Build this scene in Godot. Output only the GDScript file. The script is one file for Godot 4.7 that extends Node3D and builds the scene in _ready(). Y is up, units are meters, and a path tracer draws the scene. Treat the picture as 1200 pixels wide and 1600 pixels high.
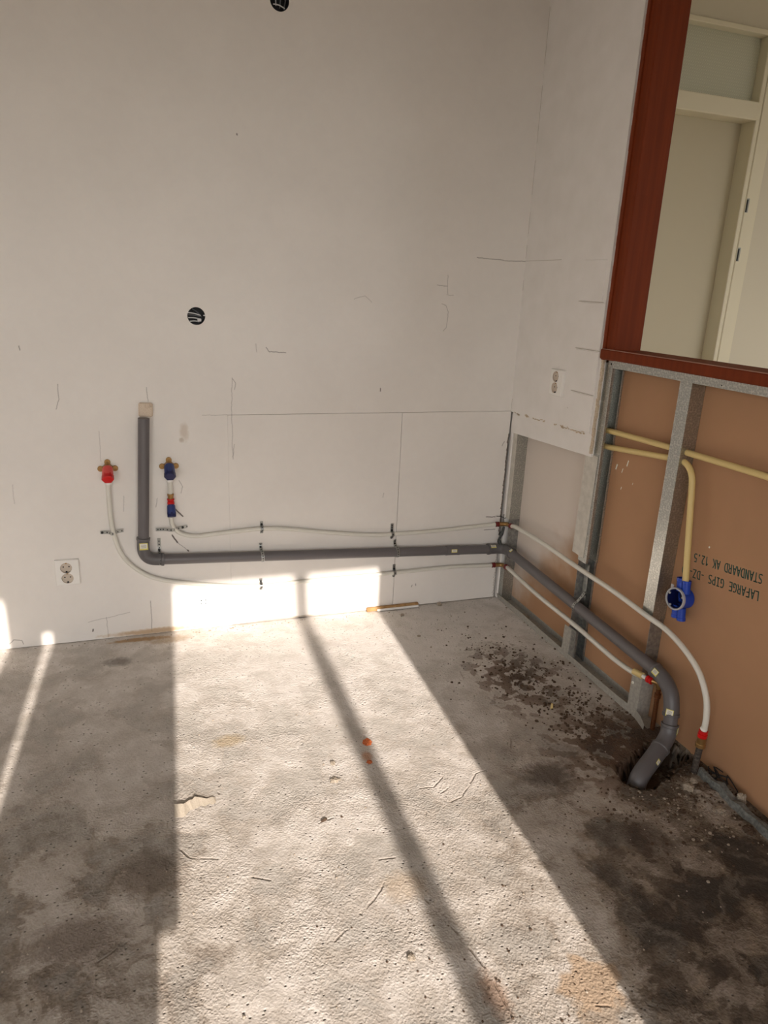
extends Node3D

var M := {}
var rng := RandomNumberGenerator.new()

# ------------------------------------------------------------------ mesh helper
class Mb:
	var v := PackedVector3Array()
	var n := PackedVector3Array()
	var u := PackedVector2Array()
	func tri(a: Vector3, b: Vector3, c: Vector3, na: Vector3, nb: Vector3, nc: Vector3, ua := Vector2.ZERO, ub := Vector2.ZERO, uc := Vector2.ZERO) -> void:
		if (b - a).cross(c - a).dot(na + nb + nc) > 0.0:
			v.append(a); v.append(c); v.append(b)
			n.append(na); n.append(nc); n.append(nb)
			u.append(ua); u.append(uc); u.append(ub)
		else:
			v.append(a); v.append(b); v.append(c)
			n.append(na); n.append(nb); n.append(nc)
			u.append(ua); u.append(ub); u.append(uc)
	func flat(a: Vector3, b: Vector3, c: Vector3, out: Vector3) -> void:
		var k := (b - a).cross(c - a).normalized()
		if k.dot(out) < 0.0:
			k = -k
		tri(a, b, c, k, k, k)
	func quad(a: Vector3, b: Vector3, c: Vector3, d: Vector3, k: Vector3) -> void:
		tri(a, b, c, k, k, k)
		tri(a, c, d, k, k, k)
	# same, laid out on the back wall's texture
	func wuv(p: Vector3) -> Vector2:
		return Vector2((p.x + 2.24) / 2.26, 1.0 - p.y / 2.42)
	func quad_uv(a: Vector3, b: Vector3, c: Vector3, d: Vector3, k: Vector3) -> void:
		tri(a, b, c, k, k, k, wuv(a), wuv(b), wuv(c))
		tri(a, c, d, k, k, k, wuv(a), wuv(c), wuv(d))
	# box with chamfered edges
	func box(c: Vector3, s: Vector3, ch := 0.001, bs := Basis.IDENTITY) -> void:
		var h := s * 0.5
		var e: float = minf(ch, minf(h.x, minf(h.y, h.z)) * 0.9)
		var ax := [Vector3.RIGHT, Vector3.UP, Vector3.BACK]
		for i in 3:
			var j := (i + 1) % 3
			var k := (i + 2) % 3
			for sg in [-1.0, 1.0]:
				var q: Vector3 = ax[i] * h[i] * sg
				var a: Vector3 = ax[j] * (h[j] - e)
				var b: Vector3 = ax[k] * (h[k] - e)
				quad(c + bs * (q + a + b), c + bs * (q + a - b), c + bs * (q - a - b), c + bs * (q - a + b), bs * (ax[i] * sg))
		if e <= 0.0:
			return
		for i in 3:
			var j := (i + 1) % 3
			var k := (i + 2) % 3
			for s1 in [-1.0, 1.0]:
				for s2 in [-1.0, 1.0]:
					var l: Vector3 = ax[i] * (h[i] - e)
					var p: Vector3 = ax[j] * h[j] * s1 + ax[k] * (h[k] - e) * s2
					var q: Vector3 = ax[j] * (h[j] - e) * s1 + ax[k] * h[k] * s2
					quad(c + bs * (p + l), c + bs * (p - l), c + bs * (q - l), c + bs * (q + l), bs * (ax[j] * s1 + ax[k] * s2).normalized())
		for sx in [-1.0, 1.0]:
			for sy in [-1.0, 1.0]:
				for sz in [-1.0, 1.0]:
					var o := Vector3(sx, sy, sz)
					flat(c + bs * (Vector3(h.x, h.y - e, h.z - e) * o), c + bs * (Vector3(h.x - e, h.y, h.z - e) * o), c + bs * (Vector3(h.x - e, h.y - e, h.z) * o), bs * o)
	func frame_of(d: Vector3) -> Basis:
		var up := Vector3.UP if absf(d.y) < 0.9 else Vector3.RIGHT
		var x := up.cross(d).normalized()
		return Basis(x, d.cross(x).normalized(), d)
	# tube along a path; rad is a number or an array of numbers
	func tube(p: Array, rad, sides := 16, caps := true) -> void:
		var m := p.size()
		var rings := []
		var norms := []
		var prev := Basis.IDENTITY
		for i in m:
			var a: Vector3 = p[maxi(i - 1, 0)]
			var b: Vector3 = p[mini(i + 1, m - 1)]
			var d := (b - a).normalized()
			var f := frame_of(d)
			if i > 0:
				var x := (prev.x - d * prev.x.dot(d)).normalized()
				f = Basis(x, d.cross(x), d)
			prev = f
			var r: float = rad[i] if rad is Array else rad
			var rr := []
			var nn := []
			for k in sides:
				var t := TAU * k / sides
				var w := f.x * cos(t) + f.y * sin(t)
				nn.append(w)
				rr.append(p[i] + w * r)
			rings.append(rr)
			norms.append(nn)
		for i in m - 1:
			for k in sides:
				var l := (k + 1) % sides
				tri(rings[i][k], rings[i + 1][k], rings[i + 1][l], norms[i][k], norms[i + 1][k], norms[i + 1][l])
				tri(rings[i][k], rings[i + 1][l], rings[i][l], norms[i][k], norms[i + 1][l], norms[i][l])
		if caps:
			for e in [0, m - 1]:
				var d: Vector3 = (p[0] - p[1]).normalized() if e == 0 else (p[m - 1] - p[m - 2]).normalized()
				for k in sides:
					tri(p[e], rings[e][k], rings[e][(k + 1) % sides], d, d, d)
	# lathe: prof = [[r, along], ...] around an axis
	func lathe(o: Vector3, axis: Vector3, prof: Array, sides := 20) -> void:
		var f := frame_of(axis.normalized())
		for i in prof.size() - 1:
			var r0: float = prof[i][0]
			var r1: float = prof[i + 1][0]
			var h0: float = prof[i][1]
			var h1: float = prof[i + 1][1]
			var sl := Vector2(h1 - h0, r0 - r1).normalized()
			for k in sides:
				var t0 := TAU * k / sides
				var t1 := TAU * (k + 1) / sides
				var w0 := f.x * cos(t0) + f.y * sin(t0)
				var w1 := f.x * cos(t1) + f.y * sin(t1)
				var n0 := (w0 * sl.x + f.z * sl.y).normalized()
				var n1 := (w1 * sl.x + f.z * sl.y).normalized()
				var a := o + w0 * r0 + f.z * h0
				var b := o + w1 * r0 + f.z * h0
				var c := o + w1 * r1 + f.z * h1
				var d := o + w0 * r1 + f.z * h1
				if r0 > 1e-6:
					tri(a, b, c, n0, n1, n1)
				if r1 > 1e-6:
					tri(a, c, d, n0, n1, n0)
	# flat ring between a circle and a rectangle, in the plane (x, y) of basis f at o
	func holed(o: Vector3, f: Basis, hw: float, hh: float, r: float, off := Vector2.ZERO, uv := false, seg := 32) -> void:
		var pc := []
		var pr := []
		for k in seg:
			var t := TAU * k / seg
			var c := Vector2(cos(t), sin(t))
			pc.append(c * r + off)
			var g := c / maxf(absf(c.x), absf(c.y))
			pr.append(Vector2(g.x * hw, g.y * hh))
		for k in seg:
			var l := (k + 1) % seg
			var a: Vector3 = o + f.x * pc[k].x + f.y * pc[k].y
			var b: Vector3 = o + f.x * pc[l].x + f.y * pc[l].y
			var c: Vector3 = o + f.x * pr[l].x + f.y * pr[l].y
			var d: Vector3 = o + f.x * pr[k].x + f.y * pr[k].y
			if uv:
				quad_uv(a, b, c, d, f.z)
			else:
				quad(a, b, c, d, f.z)
	func mesh() -> ArrayMesh:
		var a := []
		a.resize(Mesh.ARRAY_MAX)
		a[Mesh.ARRAY_VERTEX] = v
		a[Mesh.ARRAY_NORMAL] = n
		a[Mesh.ARRAY_TEX_UV] = u
		var m := ArrayMesh.new()
		m.add_surface_from_arrays(Mesh.PRIMITIVE_TRIANGLES, a)
		return m

func part(called: String, b: Mb, m: Material, to: Node = null, label := "") -> MeshInstance3D:
	var o := MeshInstance3D.new()
	o.name = called
	o.mesh = b.mesh()
	o.material_override = m
	(to if to else self).add_child(o, true)
	if label:
		o.set_meta("label", label)
	return o

func numbered(called: String) -> String:
	if not has_node(called):
		return called
	var k := 1
	while has_node("%s_%03d" % [called, k]):
		k += 1
	return "%s_%03d" % [called, k]

func tag(o: Node, label: String, category: String, group := "", kind := "") -> Node:
	o.set_meta("label", label)
	o.set_meta("category", category)
	if group:
		o.set_meta("group", group)
	if kind:
		o.set_meta("kind", kind)
	return o

func thing(called: String, label: String, category: String, at := Vector3.ZERO, group := "", kind := "") -> Node3D:
	var o := Node3D.new()
	o.name = numbered(called)
	o.position = at
	add_child(o)
	tag(o, label, category, group, kind)
	return o

func single(called: String, b: Mb, m: Material, label: String, category: String, group := "", kind := "") -> MeshInstance3D:
	var o := part(numbered(called), b, m)
	tag(o, label, category, group, kind)
	return o

func bx(c: Vector3, s: Vector3, ch := 0.001, bs := Basis.IDENTITY) -> Mb:
	var b := Mb.new()
	b.box(c, s, ch, bs)
	return b

# box between two corners
func span(a: Vector3, b: Vector3, ch := 0.001) -> Mb:
	return bx((a + b) * 0.5, (b - a).abs(), ch)

func smooth_path(p: Array, per := 6) -> Array:
	var c := Curve3D.new()
	for i in p.size():
		var t := Vector3.ZERO
		if i > 0 and i < p.size() - 1:
			t = (p[i + 1] - p[i - 1]) / 6.0
			var lim: float = minf((p[i] - p[i - 1]).length(), (p[i + 1] - p[i]).length()) * 0.45
			if t.length() > lim:
				t = t.normalized() * lim
		c.add_point(p[i], -t, t)
	var out := []
	for i in p.size() - 1:
		for k in per:
			out.append(c.sample(i, float(k) / per))
	out.append(p[p.size() - 1])
	return out

# ------------------------------------------------------------------ materials
func mat(c: Color, rough := 0.8, metal := 0.0) -> StandardMaterial3D:
	var m := StandardMaterial3D.new()
	m.albedo_color = c
	m.roughness = rough
	m.metallic = metal
	return m

func noise_img(w: int, h: int, sd: int, freq: float, oct := 4, kind := FastNoiseLite.TYPE_SIMPLEX_SMOOTH) -> Image:
	var f := FastNoiseLite.new()
	f.seed = sd
	f.noise_type = kind
	f.frequency = freq
	f.fractal_octaves = oct
	var im := f.get_image(w, h, false, false, true)
	im.convert(Image.FORMAT_L8)
	return im

func tex(im: Image) -> ImageTexture:
	im.generate_mipmaps()
	return ImageTexture.create_from_image(im)

# two-colour noise texture in world triplanar space
func speckled(a: Color, b: Color, sd: int, freq: float, metres: float, rough := 0.8, metal := 0.0, oct := 4, bump := 0.0, kind := FastNoiseLite.TYPE_SIMPLEX_SMOOTH) -> StandardMaterial3D:
	var s := 256
	var f := FastNoiseLite.new()
	f.seed = sd
	f.noise_type = kind
	f.frequency = freq
	f.fractal_octaves = oct
	var g := f.get_seamless_image(s, s, false, false, 0.1, true)
	g.convert(Image.FORMAT_L8)
	var d := g.get_data()
	var o := PackedByteArray()
	o.resize(s * s * 3)
	for i in s * s:
		var c := a.lerp(b, d[i] / 255.0)
		o[i * 3] = c.r8
		o[i * 3 + 1] = c.g8
		o[i * 3 + 2] = c.b8
	var m := mat(Color.WHITE, rough, metal)
	m.albedo_texture = tex(Image.create_from_data(s, s, false, Image.FORMAT_RGB8, o))
	m.uv1_triplanar = true
	m.uv1_world_triplanar = true
	m.uv1_scale = Vector3.ONE / metres
	if bump > 0.0:
		var h := g.duplicate() as Image
		h.bump_map_to_normal_map(bump)
		m.normal_enabled = true
		m.normal_texture = tex(h)
	return m

func blend_px(im: Image, x: int, y: int, c: Color, a: float) -> void:
	if x < 0 or y < 0 or x >= im.get_width() or y >= im.get_height() or a <= 0.0:
		return
	im.set_pixel(x, y, im.get_pixel(x, y).lerp(c, minf(a, 1.0)))

# wobbly line through points given in pixels of the image
func stroke(im: Image, p: Array, w: float, c: Color, a: float, wob := 0.6) -> void:
	for i in p.size() - 1:
		var d: Vector2 = p[i + 1] - p[i]
		var steps := int(d.length() * 2.0) + 1
		var off := 0.0
		for k in steps:
			off = clampf(off + rng.randf_range(-0.25, 0.25), -wob, wob)
			var q: Vector2 = p[i] + d * (float(k) / steps) + d.orthogonal().normalized() * off
			var r := int(ceil(w))
			for yy in range(-r, r + 1):
				for xx in range(-r, r + 1):
					var l := Vector2(floor(q.x) + xx + 0.5, floor(q.y) + yy + 0.5).distance_to(q)
					blend_px(im, int(q.x) + xx, int(q.y) + yy, c, a * 0.5 * clampf(w * 0.5 + 0.5 - l, 0.0, 1.0) * rng.randf_range(0.4, 1.0))

func smear(im: Image, at: Vector2, rx: float, ry: float, c: Color, a: float, g: FastNoiseLite) -> void:
	for y in range(int(at.y - ry), int(at.y + ry) + 1):
		for x in range(int(at.x - rx), int(at.x + rx) + 1):
			var k := 1.0 - Vector2((x - at.x) / rx, (y - at.y) / ry).length()
			if k > 0.0:
				var nn := g.get_noise_2d(x, y) * 0.5 + 0.5
				blend_px(im, x, y, c, a * clampf(k * 2.2 - 0.9 + nn, 0.0, 1.0) * smoothstep(0.0, 0.3, k))

func warped(w: int, h: int, sd: int, freq: float, amp: float, kind: int) -> Image:
	var f := FastNoiseLite.new()
	f.seed = sd
	f.frequency = freq
	f.fractal_type = kind
	f.fractal_octaves = 5
	f.domain_warp_enabled = true
	f.domain_warp_amplitude = amp
	f.domain_warp_frequency = 0.008
	var im := f.get_image(w, h, false, false, true)
	im.convert(Image.FORMAT_L8)
	return im

func make_materials() -> void:
	M.plaster = speckled(Color(0.895, 0.88, 0.86), Color(0.925, 0.91, 0.895), 4, 0.02, 0.7, 0.72)
	M.plaster_edge = speckled(Color(0.74, 0.66, 0.55), Color(0.86, 0.8, 0.72), 5, 0.05, 0.12, 0.95)
	M.paper = speckled(Color(0.665, 0.505, 0.375), Color(0.695, 0.53, 0.395), 6, 0.012, 0.8, 0.75)
	M.galv = speckled(Color(0.58, 0.59, 0.58), Color(0.84, 0.84, 0.81), 7, 0.07, 0.10, 0.33, 0.9, 2, 0.0, FastNoiseLite.TYPE_CELLULAR)
	M.galv_dull = speckled(Color(0.52, 0.53, 0.53), Color(0.70, 0.70, 0.68), 8, 0.05, 0.25, 0.42, 0.8, 3)
	M.galv_dusty = speckled(Color(0.60, 0.59, 0.56), Color(0.72, 0.70, 0.66), 20, 0.05, 0.2, 0.7, 0.25, 3)
	M.zinc = mat(Color(0.66, 0.67, 0.66), 0.3, 0.9)
	M.dark_metal = mat(Color(0.16, 0.16, 0.17), 0.6, 0.3)
	M.whitewash = speckled(Color(0.74, 0.72, 0.68), Color(0.83, 0.81, 0.77), 9, 0.03, 0.3, 0.7, 0.1)
	M.pvc = mat(Color(0.40, 0.385, 0.39), 0.38)
	M.pvc_fit = mat(Color(0.37, 0.36, 0.365), 0.42)
	M.pex = mat(Color(0.86, 0.85, 0.81), 0.38)
	M.pex.subsurf_scatter_enabled = false
	M.conduit = mat(Color(0.86, 0.765, 0.52), 0.42)
	M.blue = mat(Color(0.07, 0.25, 0.68), 0.38)
	M.blue_dark = mat(Color(0.045, 0.085, 0.30), 0.4)
	M.blue_cap = mat(Color(0.16, 0.23, 0.46), 0.4)
	M.grey_rim = mat(Color(0.66, 0.66, 0.68), 0.5)
	M.red = mat(Color(0.78, 0.05, 0.05), 0.4)
	M.red_cap = mat(Color(0.85, 0.30, 0.28), 0.4)
	M.sleeve = mat(Color(0.42, 0.08, 0.08), 0.4)
	M.brass = mat(Color(0.66, 0.52, 0.33), 0.4, 0.8)
	M.copper = speckled(Color(0.36, 0.22, 0.13), Color(0.55, 0.34, 0.2), 10, 0.05, 0.1, 0.5, 0.6)
	M.iron = speckled(Color(0.14, 0.12, 0.11), Color(0.46, 0.42, 0.38), 11, 0.04, 0.1, 0.7, 0.2)
	M.white_plastic = mat(Color(0.93, 0.92, 0.90), 0.35)
	M.socket = mat(Color(0.80, 0.75, 0.69), 0.45)
	M.black = mat(Color(0.025, 0.025, 0.028), 0.7)
	M.box_black = mat(Color(0.12, 0.125, 0.15), 0.5)
	M.wire_white = mat(Color(0.84, 0.84, 0.85), 0.45)
	M.wire_grey = mat(Color(0.42, 0.43, 0.45), 0.45)
	M.sticker = mat(Color(0.90, 0.89, 0.84), 0.6)
	M.sticker_yellow = mat(Color(0.84, 0.80, 0.42), 0.6)
	M.sticker_print = mat(Color(0.52, 0.52, 0.52), 0.6)
	M.hardwood = wood(Color(0.42, 0.175, 0.068), Color(0.48, 0.205, 0.085), 12, 0.5)
	M.hardwood_worn = mat(Color(0.66, 0.50, 0.44), 0.6)
	M.pale_wood = wood(Color(0.60, 0.46, 0.30), Color(0.72, 0.58, 0.40), 13, 0.7)
	M.hall_paint = mat(Color(0.86, 0.835, 0.755), 0.6)
	M.frame_paint = mat(Color(0.92, 0.895, 0.80), 0.35)
	M.door_paint = mat(Color(0.80, 0.765, 0.665), 0.5)
	M.concrete_plain = speckled(Color(0.36, 0.34, 0.32), Color(0.48, 0.46, 0.43), 14, 0.02, 1.2, 0.95)
	M.crack = mat(Color(0.66, 0.62, 0.57), 0.95)
	M.dark_gap = mat(Color(0.13, 0.12, 0.11), 0.95)
	M.screed = speckled(Color(0.30, 0.31, 0.30), Color(0.56, 0.56, 0.54), 15, 0.05, 0.16, 0.95)
	M.ink = mat(Color(0.24, 0.38, 0.34), 0.8)
	M.brick_mat = speckled(Color(0.60, 0.28, 0.14), Color(0.80, 0.46, 0.26), 16, 0.06, 0.05, 0.95)
	M.rubble = speckled(Color(0.50, 0.46, 0.41), Color(0.72, 0.67, 0.60), 17, 0.06, 0.08, 0.95)
	M.rubble_dark = speckled(Color(0.22, 0.17, 0.13), Color(0.38, 0.30, 0.23), 18, 0.06, 0.06, 0.95)
	M.foam = speckled(Color(0.18, 0.19, 0.19), Color(0.38, 0.39, 0.38), 19, 0.06, 0.05, 0.9)
	var g := 256
	var im := Image.create(g, g, false, Image.FORMAT_RGB8)
	for y in g:
		for x in g:
			var on: float = maxf(0.0, cos(x * TAU / 32.0)) * maxf(0.0, cos(y * TAU / 32.0))
			var edge := 0.0 if (x % 32 < 3 or y % 32 < 3) else 1.0
			var k := 0.84 + 0.12 * on - 0.07 * (1.0 - edge)
			im.set_pixel(x, y, Color(k, k * 1.01, k * 0.92))
	M.wired = mat(Color(1, 1, 1, 0.92), 0.25)
	M.wired.transparency = BaseMaterial3D.TRANSPARENCY_ALPHA
	M.wired.albedo_texture = tex(im)
	M.wired.uv1_triplanar = true
	M.wired.uv1_world_triplanar = true
	M.wired.uv1_scale = Vector3.ONE / 0.10

func wood(a: Color, b: Color, sd: int, metres: float) -> StandardMaterial3D:
	var s := 256
	var f := FastNoiseLite.new()
	f.seed = sd
	f.frequency = 0.05
	f.fractal_octaves = 4
	var im := Image.create(s, s, false, Image.FORMAT_RGB8)
	for y in s:
		for x in s:
			# grain runs along v; blended near the edge so that it repeats
			var n0 := f.get_noise_2d(x * 1.6, y * 0.08)
			var n1 := f.get_noise_2d((x - s) * 1.6, y * 0.08)
			var n2 := f.get_noise_2d(x * 1.6, (y - s) * 0.08)
			var kx := smoothstep(0.8, 1.0, x / float(s))
			var ky := smoothstep(0.8, 1.0, y / float(s))
			var k := lerpf(lerpf(n0, n1, kx), n2, ky)
			im.set_pixel(x, y, a.lerp(b, clampf(0.5 + k * 0.9, 0, 1)))
	var m := mat(Color.WHITE, 0.62)
	m.metallic_specular = 0.3
	m.albedo_texture = tex(im)
	m.uv1_triplanar = true
	m.uv1_scale = Vector3.ONE / metres
	return m

# ------------------------------------------------------------------ floor
const FX0 := -2.24
const FZ0 := -0.08
const FW := 2.40
const FH := 2.20
var f_low := FastNoiseLite.new()
var f_mid := FastNoiseLite.new()

func seg_dist(p: Vector2, a: Vector2, b: Vector2) -> float:
	var t := clampf((p - a).dot(b - a) / (b - a).length_squared(), 0.0, 1.0)
	return p.distance_to(a + (b - a) * t)

func pit_depth(x: float, z: float) -> float:
	if x < -0.36 or z < 0.98 or z > 1.42:
		return 0.0
	var d := seg_dist(Vector2(x, z), Vector2(-0.165, 1.235), Vector2(0.0, 1.17)) - f_mid.get_noise_2d(x * 9.0, z * 9.0) * 0.022
	return 0.085 * (1.0 - smoothstep(0.03, 0.066, d))

func ground(x: float, z: float) -> float:
	var h := f_low.get_noise_2d(x, z) * 0.0022 + f_mid.get_noise_2d(x, z) * 0.0012 - 0.0016
	var near_wall := smoothstep(0.0, 0.10, z)
	h = lerpf(-0.0012, h, near_wall)
	# trowelled ridge of filler running along the right part of the floor
	var q := seg_dist(Vector2(x, z), Vector2(-0.36, 0.86), Vector2(-0.12, 1.62))
	h += 0.0022 * exp(-pow(q / 0.05, 2.0)) * (0.6 + 0.6 * f_mid.get_noise_2d(x * 1.5, z * 1.5))
	var spoil := Vector2(x + 0.04, z - 1.35).length()
	h += 0.012 * exp(-pow(spoil / 0.07, 2.0)) * (0.7 + f_mid.get_noise_2d(x * 4.0, z * 4.0))
	return h - pit_depth(x, z)

func fpx(x: float, z: float) -> Vector2:
	return Vector2((x - FX0) / FW * 1760.0, (z - FZ0) / FH * 1613.0)

func wpx(x: float, y: float) -> Vector2:
	return Vector2((x - WX0) / WW * 1536.0, (1.0 - y / WH) * 1645.0)

func build_floor() -> void:
	f_low.seed = 31; f_low.frequency = 2.2; f_low.fractal_octaves = 3
	f_mid.seed = 32; f_mid.frequency = 9.0; f_mid.fractal_octaves = 4
	var w := 1760
	var h := 1613
	var big := noise_img(w, h, 41, 0.0042, 4).get_data()      # broad stains
	var mid := noise_img(w, h, 42, 0.018, 5).get_data()       # blotches
	var fine := noise_img(w, h, 43, 0.15, 2, FastNoiseLite.TYPE_CELLULAR).get_data()   # pebbly grain
	var fine2 := noise_img(w, h, 47, 0.42, 2, FastNoiseLite.TYPE_VALUE).get_data()     # sand
	var patch := warped(w, h, 48, 0.006, 90.0, FastNoiseLite.FRACTAL_FBM).get_data()   # smeared patches with edges
	var curl := warped(w, h, 49, 0.007, 70.0, FastNoiseLite.FRACTAL_RIDGED).get_data() # trowel curls
	# cracks and chipped lines cut into the surface
	var ck := Image.create(w, h, false, Image.FORMAT_L8)
	for p in [[-0.66, 1.14, -0.70, 1.18, -0.76, 1.20], [-0.655, 1.135, -0.62, 1.10, -0.57, 1.09], [-0.80, 1.115, -0.76, 1.12, -0.72, 1.09], [-0.72, 1.135, -0.75, 1.15], [-0.82, 1.21, -0.83, 1.24],
		[-0.925, 1.47, -0.90, 1.55, -0.885, 1.60, -0.87, 1.68, -0.86, 1.80], [-1.00, 1.40, -1.04, 1.44, -1.15, 1.52], [-1.36, 1.22, -1.42, 1.20, -1.48, 1.12], [-1.53, 1.36, -1.57, 1.40, -1.62, 1.43, -1.66, 1.50],
		[-1.10, 1.17, -1.085, 1.165], [-1.075, 1.165, -1.06, 1.16], [-1.33, 1.245, -1.29, 1.255], [-1.29, 1.30, -1.25, 1.32], [-0.99, 1.33, -0.95, 1.335], [-0.44, 0.98, -0.46, 1.02], [-0.40, 1.00, -0.385, 1.015], [-0.33, 1.05, -0.30, 1.08],
		[-1.33, 0.99, -1.332, 0.98], [-1.38, 1.50, -1.36, 1.48], [-0.70, 1.80, -0.67, 1.815, -0.64, 1.80], [-0.60, 1.83, -0.57, 1.85]]:
		var pts := []
		for k in p.size() / 2:
			pts.append(fpx(p[k * 2], p[k * 2 + 1]))
		stroke(ck, pts, 3.2, Color.WHITE, 1.0, 3.0)
	var cut := ck.get_data()
	var warp := noise_img(w, h, 44, 0.010, 4).get_data()
	var cell := noise_img(w, h, 45, 0.05, 1, FastNoiseLite.TYPE_CELLULAR).get_data()
	var rgb := PackedByteArray()
	rgb.resize(w * h * 3)
	var hf := PackedFloat32Array()
	hf.resize(w * h)
	# coarse map of how dusty (1) or how dirty (0) the slab is, with sun and shade painted in too: rows go from the back wall to the front
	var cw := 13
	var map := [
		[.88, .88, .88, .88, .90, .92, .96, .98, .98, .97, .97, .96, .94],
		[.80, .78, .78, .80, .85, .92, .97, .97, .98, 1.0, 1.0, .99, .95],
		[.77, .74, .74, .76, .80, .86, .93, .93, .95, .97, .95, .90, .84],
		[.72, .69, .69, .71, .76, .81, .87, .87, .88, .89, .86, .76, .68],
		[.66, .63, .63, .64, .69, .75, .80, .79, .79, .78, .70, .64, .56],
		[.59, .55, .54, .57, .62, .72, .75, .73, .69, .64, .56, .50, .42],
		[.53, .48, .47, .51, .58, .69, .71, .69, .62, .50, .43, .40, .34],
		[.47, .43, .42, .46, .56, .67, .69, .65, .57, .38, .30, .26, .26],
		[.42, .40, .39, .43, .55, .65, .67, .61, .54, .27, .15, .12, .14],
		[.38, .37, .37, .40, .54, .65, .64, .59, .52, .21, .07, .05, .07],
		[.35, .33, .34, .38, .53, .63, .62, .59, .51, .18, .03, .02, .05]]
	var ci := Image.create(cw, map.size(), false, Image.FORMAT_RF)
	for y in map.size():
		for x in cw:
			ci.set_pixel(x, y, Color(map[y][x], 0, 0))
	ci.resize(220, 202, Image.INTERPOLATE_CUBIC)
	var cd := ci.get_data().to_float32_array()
	for y in h:
		var z := FZ0 + FH * y / h
		var cy := mini(y * 202 / h, 201) * 220
		for x in w:
			var i := y * w + x
			var b := big[i] / 255.0
			var m := mid[i] / 255.0
			var g := fine[i] / 255.0
			var wp := (warp[i] / 255.0 - 0.5)
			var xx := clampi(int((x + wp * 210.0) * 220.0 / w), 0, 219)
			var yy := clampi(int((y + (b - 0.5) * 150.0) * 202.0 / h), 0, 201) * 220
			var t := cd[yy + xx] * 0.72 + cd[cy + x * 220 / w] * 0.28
			var grain := fine2[i] / 255.0
			var pt := patch[i] / 255.0
			var cu := curl[i] / 255.0
			var px := FX0 + FW * x / w
			var worn: float = 1.0 - cd[cy + x * 220 / w]  # inverse of the map, so it also rises where shade is painted
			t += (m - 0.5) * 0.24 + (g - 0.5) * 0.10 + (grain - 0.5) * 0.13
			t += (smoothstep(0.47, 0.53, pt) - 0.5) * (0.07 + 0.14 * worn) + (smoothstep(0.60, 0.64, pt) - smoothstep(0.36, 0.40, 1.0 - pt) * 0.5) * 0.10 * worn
			t = clampf(t, 0.0, 1.0)
			# dirty and shade-darkened slab -> bare concrete -> plaster dust
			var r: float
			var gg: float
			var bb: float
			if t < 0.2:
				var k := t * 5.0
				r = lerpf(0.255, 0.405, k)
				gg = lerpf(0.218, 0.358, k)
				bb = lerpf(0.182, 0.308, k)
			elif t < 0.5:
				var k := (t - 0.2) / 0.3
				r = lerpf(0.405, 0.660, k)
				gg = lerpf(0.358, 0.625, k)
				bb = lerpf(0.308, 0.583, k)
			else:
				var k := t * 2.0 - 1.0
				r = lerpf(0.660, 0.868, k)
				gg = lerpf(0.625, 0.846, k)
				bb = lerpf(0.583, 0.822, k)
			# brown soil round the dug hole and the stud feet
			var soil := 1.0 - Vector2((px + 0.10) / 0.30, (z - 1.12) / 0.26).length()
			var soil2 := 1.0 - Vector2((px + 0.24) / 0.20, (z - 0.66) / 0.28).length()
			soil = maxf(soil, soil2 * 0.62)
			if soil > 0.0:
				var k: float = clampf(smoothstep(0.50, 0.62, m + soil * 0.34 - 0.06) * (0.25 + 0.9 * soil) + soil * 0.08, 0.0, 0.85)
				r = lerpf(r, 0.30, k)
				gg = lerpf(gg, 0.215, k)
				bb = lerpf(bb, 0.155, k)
			# smooth pinkish skim patches
			var skim := 1.0 - Vector2((px + 0.69) / 0.085, (z - 1.80) / 0.13).length() + wp * 1.0
			if skim > 0.25:
				var k: float = clampf((skim - 0.25) * 5.0, 0.0, 0.8)
				r = lerpf(r, 0.66, k)
				gg = lerpf(gg, 0.565, k)
				bb = lerpf(bb, 0.465, k)
			# pale trowel curls in the dirty and shade-darkened parts
			if worn > 0.35:
				var k: float = smoothstep(0.62, 0.86, cu) * clampf((worn - 0.35) * 1.1, 0.0, 0.42)
				r = lerpf(r, 0.60, k)
				gg = lerpf(gg, 0.545, k)
				bb = lerpf(bb, 0.47, k)
			# cooler grey where the slab is scraped bare
			var cool := smoothstep(0.58, 0.66, 1.0 - pt) * 0.35
			var grey := (r + gg + bb) / 3.0 * 0.97
			r = lerpf(r, grey * 1.02, cool)
			gg = lerpf(gg, grey, cool)
			bb = lerpf(bb, grey * 0.96, cool)
			var cutk: float = cut[i] / 255.0 * smoothstep(0.38, 0.62, m)
			r *= 1.0 - 0.16 * cutk
			gg *= 1.0 - 0.18 * cutk
			bb *= 1.0 - 0.2 * cutk
			# pits and little dark specks
			var c := cell[i] / 255.0
			var speck := 0.0
			if c < 0.07 and m > 0.58:
				speck = 1.0 - c / 0.07
			r *= 1.0 - 0.5 * speck
			gg *= 1.0 - 0.52 * speck
			bb *= 1.0 - 0.55 * speck
			rgb[i * 3] = int(clampf(r, 0, 1) * 255)
			rgb[i * 3 + 1] = int(clampf(gg, 0, 1) * 255)
			rgb[i * 3 + 2] = int(clampf(bb, 0, 1) * 255)
			var rough_here := 0.45 + 0.75 * clampf(b * 1.4 - 0.2, 0.0, 1.0)
			var lumpy: float = maxf(0.0, 1.0 - Vector2((px + 0.60) / 0.08, (z - 1.40) / 0.10).length()) + maxf(0.0, 1.0 - Vector2((px + 0.60) / 0.14, (z - 1.82) / 0.10).length())
			hf[i] = (g * 0.3 + grain * 1.0) * rough_here + m * (0.45 + 3.0 * lumpy) - speck * 3.0 - cutk * 1.5 + pt * 1.0 + cu * 0.5 * worn
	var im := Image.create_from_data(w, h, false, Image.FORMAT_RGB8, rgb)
	var wig := FastNoiseLite.new()
	wig.seed = 50
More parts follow.
